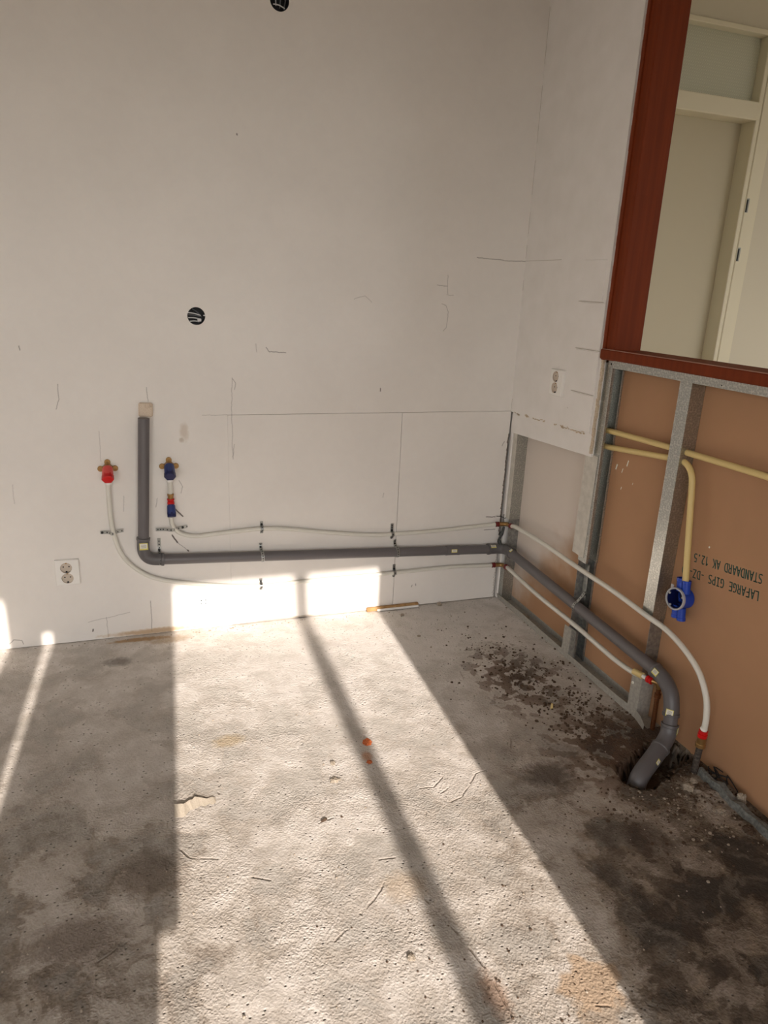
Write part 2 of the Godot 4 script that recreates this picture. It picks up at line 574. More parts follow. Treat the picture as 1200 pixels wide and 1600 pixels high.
	wig.frequency = 0.05
	# stains: rust edge at the wall, dark spots of dirt and painted shade, reddish patch
	smear(im, fpx(-1.52, 0.035), 120, 18, Color(0.62, 0.46, 0.28), 0.7, wig)
	smear(im, fpx(-1.42, 0.06), 90, 34, Color(0.60, 0.50, 0.38), 0.5, wig)
	smear(im, fpx(-1.60, 0.19), 52, 34, Color(0.42, 0.39, 0.36), 0.6, wig)
	smear(im, fpx(-1.52, 1.22), 95, 80, Color(0.34, 0.29, 0.24), 0.5, wig)
	smear(im, fpx(-1.66, 1.36), 110, 70, Color(0.33, 0.28, 0.24), 0.5, wig)
	smear(im, fpx(-0.96, 1.42), 60, 50, Color(0.68, 0.57, 0.44), 0.3, wig)
	smear(im, fpx(-1.28, 0.76), 55, 34, Color(0.66, 0.57, 0.42), 0.5, wig)
	smear(im, fpx(-0.90, 0.94), 18, 24, Color(0.66, 0.40, 0.24), 0.5, wig)
	smear(im, fpx(-0.42, 1.16), 80, 60, Color(0.24, 0.20, 0.17), 0.6, wig)
	smear(im, fpx(-0.30, 1.45), 70, 90, Color(0.25, 0.205, 0.17), 0.5, wig)
	smear(im, fpx(-0.88, 1.72), 30, 60, Color(0.46, 0.33, 0.24), 0.5, wig)
	var him := Image.create_from_data(w, h, false, Image.FORMAT_RF, hf.to_byte_array())
	him.bump_map_to_normal_map(1.6)
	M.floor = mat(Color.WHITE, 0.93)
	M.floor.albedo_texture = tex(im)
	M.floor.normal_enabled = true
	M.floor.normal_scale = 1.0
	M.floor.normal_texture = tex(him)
	# slab: fine grid where the photograph looks, large quads beyond
	var gx := 300
	var gz := 275
	var vs := PackedVector3Array()
	var us := PackedVector2Array()
	var ns := PackedVector3Array()
	var idx := PackedInt32Array()
	for j in gz + 1:
		for i in gx + 1:
			var x := FX0 + FW * i / gx
			var z := FZ0 + FH * j / gz
			var e := 0.004
			var y := ground(x, z)
			if i == 0 or j == 0 or i == gx or j == gz:
				y = -0.0016
			vs.append(Vector3(x, y, z))
			us.append(Vector2(float(i) / gx, float(j) / gz))
			ns.append(Vector3(ground(x - e, z) - ground(x + e, z), 2.0 * e, ground(x, z - e) - ground(x, z + e)).normalized())
	for j in gz:
		for i in gx:
			var a := j * (gx + 1) + i
			var c := a + gx + 1
			idx.append_array([a, a + 1, c + 1, a, c + 1, c])
	var x1 := FX0 + FW
	var z1 := FZ0 + FH
	for q in [[-3.5, -0.4, FX0, 3.12], [x1, -0.4, 3.4, 3.12], [FX0, z1, x1, 3.12], [FX0, -0.4, x1, FZ0]]:
		var s := vs.size()
		for c in [[q[0], q[1]], [q[2], q[1]], [q[2], q[3]], [q[0], q[3]]]:
			vs.append(Vector3(c[0], -0.0016, c[1]))
			us.append(Vector2((c[0] - FX0) / FW, (c[1] - FZ0) / FH))
			ns.append(Vector3.UP)
		idx.append_array([s, s + 1, s + 2, s, s + 2, s + 3])
	var s0 := vs.size()
	for c in [[-3.5, -0.4], [3.4, -0.4], [3.4, 3.12], [-3.5, 3.12]]:
		vs.append(Vector3(c[0], -0.22, c[1]))
		us.append(Vector2(c[0], c[1]))
		ns.append(Vector3.DOWN)
	idx.append_array([s0, s0 + 2, s0 + 1, s0, s0 + 3, s0 + 2])
	var ar := []
	ar.resize(Mesh.ARRAY_MAX)
	ar[Mesh.ARRAY_VERTEX] = vs
	ar[Mesh.ARRAY_NORMAL] = ns
	ar[Mesh.ARRAY_TEX_UV] = us
	ar[Mesh.ARRAY_INDEX] = idx
	var mesh := ArrayMesh.new()
	mesh.add_surface_from_arrays(Mesh.PRIMITIVE_TRIANGLES, ar)
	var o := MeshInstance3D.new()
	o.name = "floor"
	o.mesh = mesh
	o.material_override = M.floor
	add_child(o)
	tag(o, "bare dusty concrete floor with dirt, pits and a dug hole at the drain", "floor", "", "structure")
	# lifted flake of screed that catches the sun
	var fk := Mb.new()
	var r2 := RandomNumberGenerator.new()
	r2.seed = 77
	var prev_a := Vector3.ZERO
	var prev_b := Vector3.ZERO
	var prev_c := Vector3.ZERO
	var cnt := 15
	for k in cnt:
		var t := float(k) / (cnt - 1)
		var x := lerpf(-1.448, -1.342, t)
		var zc := lerpf(1.012, 0.995, t) + sin(t * 9.0) * 0.007 + r2.randf_range(-0.003, 0.003)
		var top := (0.0105 * pow(1.0 - t, 0.7) + 0.0035) * r2.randf_range(0.75, 1.1)
		if k == cnt - 1:
			top = 0.001
		var a := Vector3(x, ground(x, zc) - 0.004, zc - 0.0015)
		var b := Vector3(x, ground(x, zc) + top, zc)
		var fz := zc + 0.034 - 0.012 * t + r2.randf_range(-0.006, 0.006)
		var c := Vector3(x + r2.randf_range(-0.003, 0.003), ground(x, fz) - 0.0004, fz)
		if k > 0:
			fk.flat(prev_a, prev_b, b, Vector3(0, 0.2, -1))
			fk.flat(prev_a, b, a, Vector3(0, 0.2, -1))
			fk.flat(prev_b, prev_c, c, Vector3.UP)
			fk.flat(prev_b, c, b, Vector3.UP)
		prev_a = a
		prev_b = b
		prev_c = c
	part("lifted_flake", fk, speckled(Color(0.60, 0.56, 0.50), Color(0.72, 0.68, 0.62), 60, 0.05, 0.06, 0.95), o, "pale lifted flake of screed with a jagged edge")

# ------------------------------------------------------------------ room shell
func build_shell() -> void:
	# ceiling over both rooms
	single("ceiling", span(Vector3(-3.5, 2.72, -0.55), Vector3(3.4, 2.85, 3.12), 0.0), M.plaster, "flat white ceiling above the kitchen and the room beyond", "ceiling", "", "structure")
	single("wall_left", span(Vector3(-3.5, -0.2, -0.4), Vector3(-3.38, 2.72, 3.12), 0.0), M.plaster, "plain white plaster wall closing the left side of the kitchen", "wall", "", "structure")
	# wall towards the balcony, behind the camera: openings, posts and pier that the sun comes past, plus an added shadow caster
	var sw := thing("wall_front", "white window wall with wide balcony openings facing the sun", "wall", Vector3.ZERO, "", "structure")
	part("pier", span(Vector3(-0.675, -0.2, 2.92), Vector3(1.45, 2.72, 3.02), 0.0), M.plaster, sw)
	part("pier", span(Vector3(3.2, -0.2, 2.92), Vector3(3.4, 2.72, 3.02), 0.0), M.plaster, sw)
	part("pier", span(Vector3(-3.5, -0.2, 2.92), Vector3(-3.2, 2.72, 3.02), 0.0), M.plaster, sw)
	part("lintel", span(Vector3(-3.2, 2.45, 2.92), Vector3(-0.675, 2.72, 3.02), 0.0), M.plaster, sw)
	part("lintel", span(Vector3(1.45, 2.5, 2.92), Vector3(3.2, 2.72, 3.02), 0.0), M.plaster, sw)
	part("parapet", span(Vector3(1.45, -0.2, 2.92), Vector3(3.2, 0.3, 3.02), 0.0), M.plaster, sw)
	part("post", span(Vector3(-2.09, -0.2, 2.90), Vector3(-1.975, 2.45, 2.98), 0.004), M.frame_paint, sw)
	var pr := Mb.new()  # added unseen blocker, stepped to cast the shadow of a standing person
	pr.box(Vector3(-1.722, 1.55, 2.92), Vector3(0.435, 1.80, 0.06), 0.01, Basis.from_euler(Vector3(0, 0, -0.018)))
	pr.box(Vector3(-1.757, 0.24, 2.92), Vector3(0.39, 0.88, 0.06), 0.01)
	pr.box(Vector3(-1.95, 1.45, 2.92), Vector3(0.08, 0.34, 0.05), 0.01)
	part("shadow_caster", pr, M.frame_paint, sw)
	# balcony outside
	var bal := thing("balcony", "concrete balcony slab with canopy and leaning post outside the window wall", "balcony", Vector3.ZERO, "", "structure")
	part("balcony_slab", span(Vector3(-3.6, -0.25, 3.02), Vector3(3.4, -0.05, 5.2), 0.0), M.concrete_plain, bal)
	part("canopy", span(Vector3(-3.6, 2.285, 3.75), Vector3(0.1, 2.42, 5.0), 0.0), M.plaster, bal)
	part("canopy_upstand", span(Vector3(-3.6, 2.42, 3.02), Vector3(3.4, 2.50, 3.80), 0.0), M.plaster, bal)
	var po := Mb.new()
	po.tube([Vector3(-0.965, -0.05, 4.6), Vector3(-1.085, 2.29, 4.6)], 0.031, 16)
	part("balcony_post", po, M.galv_dull, bal)
	# hall side
	single("wall_hall_side", span(Vector3(3.28, -0.2, -0.4), Vector3(3.4, 2.72, 3.0), 0.0), M.hall_paint, "pale wall closing the far side of the room beyond", "wall", "", "structure")

const WX0 := -2.24
const WW := 2.26
const WH := 2.42

# a plasterboard panel whose front face lies at z = 0
func board(b: Mb, x0: float, y0: float, x1: float, y1: float, th := 0.0125) -> void:
	var e := 0.0007
	b.quad_uv(Vector3(x0 + e, y0 + e, 0), Vector3(x1 - e, y0 + e, 0), Vector3(x1 - e, y1 - e, 0), Vector3(x0 + e, y1 - e, 0), Vector3.BACK)
	rim(b, x0, y0, x1, y1, th)

func rim(b: Mb, x0: float, y0: float, x1: float, y1: float, th: float) -> void:
	var e := 0.0007
	var c := [Vector3(x0, y0, -e), Vector3(x1, y0, -e), Vector3(x1, y1, -e), Vector3(x0, y1, -e)]
	var g := [Vector3(x0 + e, y0 + e, 0), Vector3(x1 - e, y0 + e, 0), Vector3(x1 - e, y1 - e, 0), Vector3(x0 + e, y1 - e, 0)]
	var nn := [Vector3.DOWN, Vector3.RIGHT, Vector3.UP, Vector3.LEFT]
	for k in 4:
		var l := (k + 1) % 4
		b.quad_uv(g[k], g[l], c[l], c[k], (nn[k] + Vector3.BACK).normalized())
		b.quad_uv(c[k], c[l], c[l] + Vector3(0, 0, e - th), c[k] + Vector3(0, 0, e - th), nn[k])

func build_back_wall() -> void:
	var w := 1536
	var h := 1645
	var n1 := noise_img(w, h, 71, 0.004, 4).get_data()
	var n2 := noise_img(w, h, 72, 0.03, 4).get_data()
	var rgb := PackedByteArray()
	rgb.resize(w * h * 3)
	for i in w * h:
		var k := (n1[i] / 255.0 - 0.5) * 0.022 + (n2[i] / 255.0 - 0.5) * 0.010
		rgb[i * 3] = int(clampf(0.912 + k, 0, 1) * 255)
		rgb[i * 3 + 1] = int(clampf(0.893 + k, 0, 1) * 255)
		rgb[i * 3 + 2] = int(clampf(0.870 + k, 0, 1) * 255)
	var im := Image.create_from_data(w, h, false, Image.FORMAT_RGB8, rgb)
	var dark := Color(0.30, 0.27, 0.25)
	var soft := Color(0.56, 0.52, 0.49)
	var wig := FastNoiseLite.new()
	wig.seed = 73
	wig.frequency = 0.06
	# cracks, pencil marks and scratches
	for s in [[[-1.149, 0.984, -1.152, 0.93, -1.154, 0.856, -1.153, 0.681], 1.3, 0.4], [[-1.149, 0.98, -1.138, 0.962, -1.142, 0.94], 1.2, 0.6],
		[[-1.154, 0.69, -1.146, 0.74], 1.2, 0.5], [[-1.728, 0.961, -1.728, 0.91, -1.74, 0.875], 1.4, 0.5],
		[[-1.063, 1.105, -1.060, 1.075], 1.2, 0.4], [[-1.027, 1.093, -1.015, 1.077, -0.953, 1.074], 1.6, 0.6],
		[[-0.372, 1.336, -0.33, 1.333], 1.2, 0.55], [[-0.33, 1.373, -0.325, 1.303], 1.2, 0.4], [[-0.348, 1.268, -0.33, 1.262, -0.318, 1.24, -0.322, 1.18, -0.335, 1.165], 1.4, 0.35],
		[[-0.33, 1.302, -0.30, 1.300], 1.0, 0.4], [[-0.583, 0.945, -0.582, 0.932], 2.4, 0.7], [[-0.70, 1.272, -0.66, 1.285, -0.63, 1.262], 1.4, 0.25],
		[[-1.118, 1.779, -1.117, 1.774], 2.4, 0.9], [[-1.833, 1.085, -1.832, 1.07], 2.2, 0.4],
		[[-0.214, 1.443, -0.10, 1.438, 0.0, 1.440], 1.6, 0.55], [[-1.26, 0.849, -1.17, 0.8488], 1.4, 0.3],
		[[-1.372, 0.506, -1.341, 0.469], 3.0, 0.95], [[-1.384, 0.399, -1.364, 0.367], 3.2, 0.95], [[-1.364, 0.367, -1.326, 0.332], 1.4, 0.5], [[-1.330, 0.334, -1.326, 0.330], 3.5, 1.0],
		[[-1.345, 0.56, -1.338, 0.585, -1.35, 0.61], 1.4, 0.45], [[-1.43, 0.545, -1.436, 0.51], 1.4, 0.4], [[-1.545, 0.56, -1.55, 0.50], 1.3, 0.3],
		[[-1.612, 0.69, -1.612, 0.80], 1.2, 0.3], [[-1.90, 0.55, -1.90, 0.62], 1.2, 0.25], [[-1.443, 0.90, -1.445, 0.95], 1.4, 0.5], [[-1.70, 0.075, -1.55, 0.10], 1.4, 0.3],
		[[-1.685, 0.045, -1.687, 0.035], 3.0, 0.9], [[-1.97, 0.02, -1.955, 0.035, -1.93, 0.03, -1.925, 0.012], 1.6, 0.5], [[-0.405, 0.09, -0.402, 0.10], 2.2, 0.5], [[-0.385, 0.095, -0.386, 0.105], 2.2, 0.5],
		[[-1.475, 0.01, -1.476, 0.14], 1.6, 0.5], [[-1.634, 0.005, -1.635, 0.09], 1.3, 0.35], [[-0.02, 0.72, -0.03, 0.70], 2.0, 0.4], [[-0.55, 0.52, -0.552, 0.50], 1.6, 0.3], [[-0.03, 0.385, -0.075, 0.388], 2.4, 0.8], [[-0.025, 0.328, -0.08, 0.327], 1.8, 0.7]]:
		var pts := []
		for k in s[0].size() / 2:
			pts.append(wpx(s[0][k * 2], s[0][k * 2 + 1]))
		stroke(im, pts, s[1], dark, s[2], 1.0)
	# ragged damage where the board meets the corner
	for k in 26:
		var y := 0.30 + 0.45 * k / 26.0
		stroke(im, [wpx(-0.004 + rng.randf_range(-0.003, 0.002), y), wpx(-0.003, y + 0.02)], 3.2, Color(0.28, 0.22, 0.18), 0.7)
	for k in 22:
		var y := 0.01 + 0.27 * k / 22.0
		stroke(im, [wpx(-0.007 + rng.randf_range(-0.004, 0.003), y), wpx(-0.003, y + 0.014)], 1.8, Color(0.40, 0.35, 0.31), 0.5)
	# filler patches and stains
	smear(im, wpx(-1.325, 0.79), 15, 34, Color(0.80, 0.75, 0.69), 0.7, wig)
	smear(im, wpx(-1.335, 0.76), 9, 10, Color(0.74, 0.69, 0.63), 0.7, wig)
	smear(im, wpx(-1.46, 0.012), 190, 12, Color(0.70, 0.56, 0.40), 0.65, wig)
	smear(im, wpx(-1.38, 0.655), 26, 26, Color(0.86, 0.83, 0.79), 0.5, wig)
	smear(im, wpx(-0.95, 0.006), 200, 6, Color(0.52, 0.46, 0.38), 0.5, wig)
	smear(im, wpx(-1.2, 0.15), 300, 60, Color(0.93, 0.92, 0.91), 0.3, wig)
	var hm := noise_img(w, h, 74, 0.02, 4)
	hm.bump_map_to_normal_map(0.5)
	M.wall_back = mat(Color.WHITE, 0.42)
	M.wall_back.albedo_texture = tex(im)
	M.wall_back.normal_enabled = true
	M.wall_back.normal_texture = tex(hm)
	M.wall_back.normal_scale = 0.12
	var o := thing("wall_back", "white plasterboard back wall with taped seams, cracks and pencil marks", "wall", Vector3.ZERO, "", "structure")
	part("masonry", span(Vector3(-3.5, -0.2, -0.22), Vector3(0.062, 2.72, -0.07), 0.0), M.dark_gap, o)
	# lower row of boards
	for r in [[-0.4862, -0.001], [-1.17, -0.4878]]:
		var b := Mb.new()
		board(b, r[0], 0.003, r[1], 0.8482)
		part("plasterboard_panel", b, M.wall_back, o)
	part("corner_filler", bx(Vector3(0.034, 0.42, -0.029), Vector3(0.050, 0.84, 0.084), 0.004), M.plaster, o)
	# upper field with the two cut-out boxes
	var up := Mb.new()
	var f := Basis.IDENTITY
	up.quad_uv(Vector3(-3.38, 0.001, 0), Vector3(-1.1702, 0.001, 0), Vector3(-1.1702, 0.8494, 0), Vector3(-3.38, 0.8494, 0), Vector3.BACK)
	var xs := [-3.38, -1.36, -1.176, -1.068, -0.884, 0.0]
	var ys := [0.8494, 1.103, 1.287, 2.083, 2.267, 2.72]
	for i in 5:
		for j in 5:
			if (i == 1 and j == 1):
				up.holed(Vector3(-1.268, 1.195, 0), f, 0.092, 0.092, 0.030, Vector2.ZERO, true)
			elif (i == 3 and j == 3):
				up.holed(Vector3(-0.976, 2.175, 0), f, 0.092, 0.092, 0.031, Vector2.ZERO, true)
			else:
				up.quad_uv(Vector3(xs[i], ys[j], 0), Vector3(xs[i + 1], ys[j], 0), Vector3(xs[i + 1], ys[j + 1], 0), Vector3(xs[i], ys[j + 1], 0), Vector3.BACK)
	rim(up, -1.17, 0.8494, 0.0, 2.72, 0.0125)
	up.quad_uv(Vector3(-1.1702, 0.001, 0), Vector3(-1.1702, 0.8494, 0), Vector3(-1.1702, 0.8494, -0.0125), Vector3(-1.1702, 0.001, -0.0125), Vector3.RIGHT)
	up.quad_uv(Vector3(-3.38, 0.001, 0), Vector3(-1.1702, 0.001, 0), Vector3(-1.1702, 0.001, -0.0125), Vector3(-3.38, 0.001, -0.0125), Vector3.DOWN)
	part("plasterboard_panel", up, M.wall_back, o)
	# hollow wall boxes behind the two cut-outs
	wall_box(Vector3(-1.268, 1.195, 0.0), "round black wall box with loose white wires at eye height on back wall", 0)
	wall_box(Vector3(-0.976, 2.175, 0.0), "round black wall box with wires high up at the top edge of the picture", 1)

func wall_box(at: Vector3, label: String, kind: int) -> void:
	var o := thing("wall_box", label, "wall box", at, "round wall boxes in the back wall")
	var b := Mb.new()
	b.lathe(Vector3(0, 0, -0.046), Vector3.BACK, [[0.0, 0.0], [0.030, 0.0]], 28)
	# inside of the cup
	for k in 28:
		var t0 := TAU * k / 28
		var t1 := TAU * (k + 1) / 28
		var a := Vector3(cos(t0), sin(t0), 0) * 0.0302
		var c := Vector3(cos(t1), sin(t1), 0) * 0.0302
		b.tri(a + Vector3(0, 0, -0.046), c + Vector3(0, 0, -0.046), c, -a.normalized(), -c.normalized(), -c.normalized())
		b.tri(a + Vector3(0, 0, -0.046), c, a, -a.normalized(), -c.normalized(), -a.normalized())
	part("cup", b, M.box_black, o)
	var rows := [[[-0.030, 0.011, -0.002, 0.016, 0.002, -0.012], M.wire_white], [[-0.027, -0.006, -0.004, 0.012, -0.010, -0.014], M.wire_white], [[-0.022, -0.018, -0.003, 0.010, -0.019, -0.012], M.wire_white],
		[[-0.026, 0.003, -0.016, 0.020, -0.003, -0.02], M.wire_grey], [[-0.01, 0.022, -0.025, 0.014, 0.004, -0.02], M.wire_grey]]
	if kind == 1:
		rows = [[[-0.020, -0.012, -0.003, 0.018, -0.018, -0.008], M.wire_white], [[0.006, 0.024, -0.012, 0.004, -0.016, -0.02], M.wire_grey], [[0.024, 0.02, -0.01, 0.017, -0.018, -0.02], M.wire_grey], [[-0.014, 0.02, -0.01, -0.008, -0.01, -0.02], M.wire_white]]
	for r in rows:
		var p: Array = r[0]
		var a := Vector3(p[0], p[1], p[2])
		var c := Vector3(p[3], p[4], p[5])
		var t := Mb.new()
		t.tube(smooth_path([a, a.lerp(c, 0.5) + Vector3(0, 0.002, 0.004), c], 5), 0.0019, 8)
		part("wire", t, r[1], o)
	if kind == 0:
		part("wire_connector", bx(Vector3(0.010, -0.013, -0.004), Vector3(0.013, 0.010, 0.012), 0.0015), M.wire_white, o)
		part("fixing_claw", bx(Vector3(0.0285, 0.003, -0.003), Vector3(0.009, 0.005, 0.005), 0.001), M.wire_white, o)

# panel of the partition with its front face on a plane x = const
func xpanel(x: float, y0: float, z0: float, y1: float, z1: float, th: float, e := 0.0008) -> Mb:
	return span(Vector3(x, y0, z0), Vector3(x + th, y1, z1), e)

func build_partition() -> void:
	var o := thing("wall_right", "white plastered right wall stripped away below to bare metal studs", "wall", Vector3.ZERO, "", "structure")
	# base board with its cut lower edge (slightly sloping) and plaster layer over it
	var b := Mb.new()
	var f := [Vector3(0.004, 0.760, 0.004), Vector3(0.004, 0.786, 0.578), Vector3(0.004, 2.72, 0.578), Vector3(0.004, 2.72, 0.004)]
	b.quad(f[0], f[1], f[2], f[3], Vector3.LEFT)
	var dx := Vector3(0.009, 0, 0)
	b.quad(f[0], f[1], f[1] + dx, f[0] + dx, Vector3.DOWN)
	b.quad(f[1], f[2], f[2] + dx, f[1] + dx, Vector3.BACK)
	b.quad(f[0] + dx, f[1] + dx, f[2] + dx, f[3] + dx, Vector3.RIGHT)
	part("plasterboard_panel", b, M.plaster, o)
	var l := Mb.new()
	var g := [Vector3(-0.003, 0.846, 0.0), Vector3(-0.003, 0.862, 0.556), Vector3(-0.003, 2.72, 0.560), Vector3(-0.003, 2.72, 0.0)]
	l.quad(g[0], g[1], g[2], g[3], Vector3.LEFT)
	dx = Vector3(0.007, 0, 0)
	l.quad(g[0], g[1], g[1] + dx, g[0] + dx, Vector3.DOWN)
	l.quad(g[1], g[2], g[2] + dx, g[1] + dx, Vector3.BACK)
	part("plaster_layer", l, M.plaster, o)
	for t in [[0.866, 0.992, 0.424, 0.553], [0.997, 1.140, 0.421, 0.557], [1.146, 1.298, 0.418, 0.558], [1.303, 1.436, 0.405, 0.535]]:
		var tb := bx(Vector3(-0.0028, (t[0] + t[1]) * 0.5, (t[2] + t[3]) * 0.5), Vector3(0.0036, t[1] - t[0], t[3] - t[2]), 0.0012)
		part("tile", tb, M.plaster, o)
	var hc := Mb.new()
	for q in [[1.301, 0.40, 0.545], [1.1435, 0.415, 0.56], [0.995, 0.418, 0.556], [0.93, 0.409, 0.412]]:
		hc.box(Vector3(-0.0036, q[0], (q[1] + q[2]) * 0.5), Vector3(0.0018, 0.0016, q[2] - q[1]), 0.0003)
	hc.box(Vector3(-0.0028, 1.4405, 0.13), Vector3(0.0012, 0.0014, 0.26), 0.0003)
	for q in [[1.50, 1.45], [1.62, 1.54], [1.80, 1.68], [2.05, 1.86], [2.3, 2.12], [1.37, 1.33], [0.90, 0.85]]:
		hc.box(Vector3(-0.002, (q[0] + q[1]) * 0.5, 0.0012), Vector3(0.0024, q[0] - q[1], 0.0016), 0.0003)
	part("hairline_crack", hc, M.crack, o).set_meta("kind", "stuff")
	# torn edge of paper and gypsum at the right end, and chipped lower edge
	var te := Mb.new()
	var r2 := RandomNumberGenerator.new()
	r2.seed = 5
	for k in 16:
		var y := 0.80 + 0.33 * k / 16.0
		te.box(Vector3(0.001, y + 0.011, 0.5775 + r2.randf_range(-0.002, 0.002) + (y - 0.8) * 0.012), Vector3(0.010, 0.026, 0.005 + r2.randf() * 0.004), 0.001, Basis.from_euler(Vector3(r2.randf_range(-0.08, 0.08), 0, 0)))
	part("torn_edge", te, M.plaster_edge, o)
	var ce := Mb.new()
	for k in 26:
		var z := r2.randf_range(0.2, 0.56) if k > 8 else r2.randf_range(0.02, 0.25)
		ce.box(Vector3(-0.0012, 0.846 + z * 0.028 + r2.randf_range(-0.004, 0.004), z), Vector3(0.006, r2.randf_range(0.002, 0.005), r2.randf_range(0.006, 0.02)), 0.0008, Basis.from_euler(Vector3(r2.randf_range(-0.5, 0.5), 0, 0)))
	part("chipped_edge", ce, M.plaster_edge, o)
	# the wall goes on over the hatch, beyond it and below, towards the window
	part("upper_panel", span(Vector3(0.004, 2.45, 0.66), Vector3(0.077, 2.72, 2.92), 0.0), M.plaster, o)
	part("side_panel", span(Vector3(0.004, -0.01, 2.15), Vector3(0.077, 2.72, 2.92), 0.0), M.plaster, o)
	part("far_side_panel", span(Vector3(0.0645, 1.13, -0.3), Vector3(0.077, 2.72, 0.58), 0.0), M.hall_paint, o)
	# sheets of the other side, seen from behind between the studs
	var p := thing("wall_partition", "brown paper backs of plasterboard sheets behind the open metal studs", "wall", Vector3.ZERO, "", "structure")
	var pale := part("plasterboard_sheet", span(Vector3(0.064, 0.0, -0.06), Vector3(0.077, 1.13, 0.6), 0.0), M.bay, p, "pale plasterboard back browning towards its lower right corner")
	pale.name = "plasterboard_sheet"
	part("plasterboard_sheet", span(Vector3(0.064, -0.03, 0.6005), Vector3(0.077, 1.13, 2.15), 0.0), M.paper, p)
	# printing on the brown paper, upside down as the sheet was hung
	var fnt := SystemFont.new()
	fnt.font_names = PackedStringArray(["Droid Sans Mono"])
	for t in [["STANDAARD AK 12.5 12", 1.308, 0.622, 0.765], ["LAFARGE GIPS -DZ- D", 1.310, 0.573, 0.795], ["STANDAARD AK 12.5 12", 1.3068, 0.6213, 0.765], ["LAFARGE GIPS -DZ- D", 1.3088, 0.5723, 0.795]]:
		var tm := TextMesh.new()
		tm.font = fnt
		tm.text = t[0]
		tm.font_size = 32
		tm.pixel_size = 0.0010
		tm.depth = 0.0003
		tm.horizontal_alignment = HORIZONTAL_ALIGNMENT_LEFT
		tm.vertical_alignment = VERTICAL_ALIGNMENT_CENTER
		var to := MeshInstance3D.new()
		to.name = "printed_lettering"
		to.mesh = tm
		to.material_override = M.ink
		var a := deg_to_rad(7.0)
		var bx_ := Vector3(0, -sin(a), -cos(a))
		var by_ := Vector3(0, -cos(a), sin(a))
		to.transform = Transform3D(Basis(bx_ * t[3], by_ * 1.12, Vector3.LEFT), Vector3(0.0639, t[2], t[1]))
		p.add_child(to, true)
		to.set_meta("label", "green stencilled lettering printed upside down")
	# splashes of white filler on the brown paper
	var sp := Mb.new()
	for q in [[0.765, 0.645, 0.020, 0.006], [0.79, 0.70, 0.022, 0.005], [0.76, 0.678, 0.016, 0.003], [0.70, 0.685, 0.010, 0.003], [0.73, 0.74, 0.008, 0.002], [0.64, 1.11, 0.006, 0.005]]:
		sp.box(Vector3(0.0638, q[0], q[1]), Vector3(0.0012, q[2], q[3]), 0.0006, Basis.from_euler(Vector3(0.25, 0, 0)))
	part("filler_splash", sp, M.sticker, p).set_meta("kind", "stuff")

# C-shaped stud pieces: web on the far (+z) or near (-z) side
func stud_piece(b: Mb, z0: float, z1: float, y0: float, y1: float, front: bool, web_hi: bool, xf := 0.013) -> void:
	var t := 0.0012
	var xb := 0.0638
	var zw := z1 - t * 0.5 if web_hi else z0 + t * 0.5
	var yc := (y0 + y1) * 0.5
	var hh := y1 - y0
	b.box(Vector3((xf + xb) * 0.5, yc, zw), Vector3(xb - xf, hh, t), 0.0004)
	b.box(Vector3(xb - t * 0.5, yc, (z0 + z1) * 0.5), Vector3(t, hh, z1 - z0), 0.0004)
	var zl := z0 if web_hi else z1
	b.box(Vector3(xb - 0.004, yc, zl), Vector3(0.008, hh, t), 0.0003)
	if front:
		b.box(Vector3(xf + t * 0.5, yc, (z0 + z1) * 0.5), Vector3(t, hh, z1 - z0), 0.0005)
		b.box(Vector3(xf + 0.004, yc, zl), Vector3(0.008, hh, t), 0.0003)

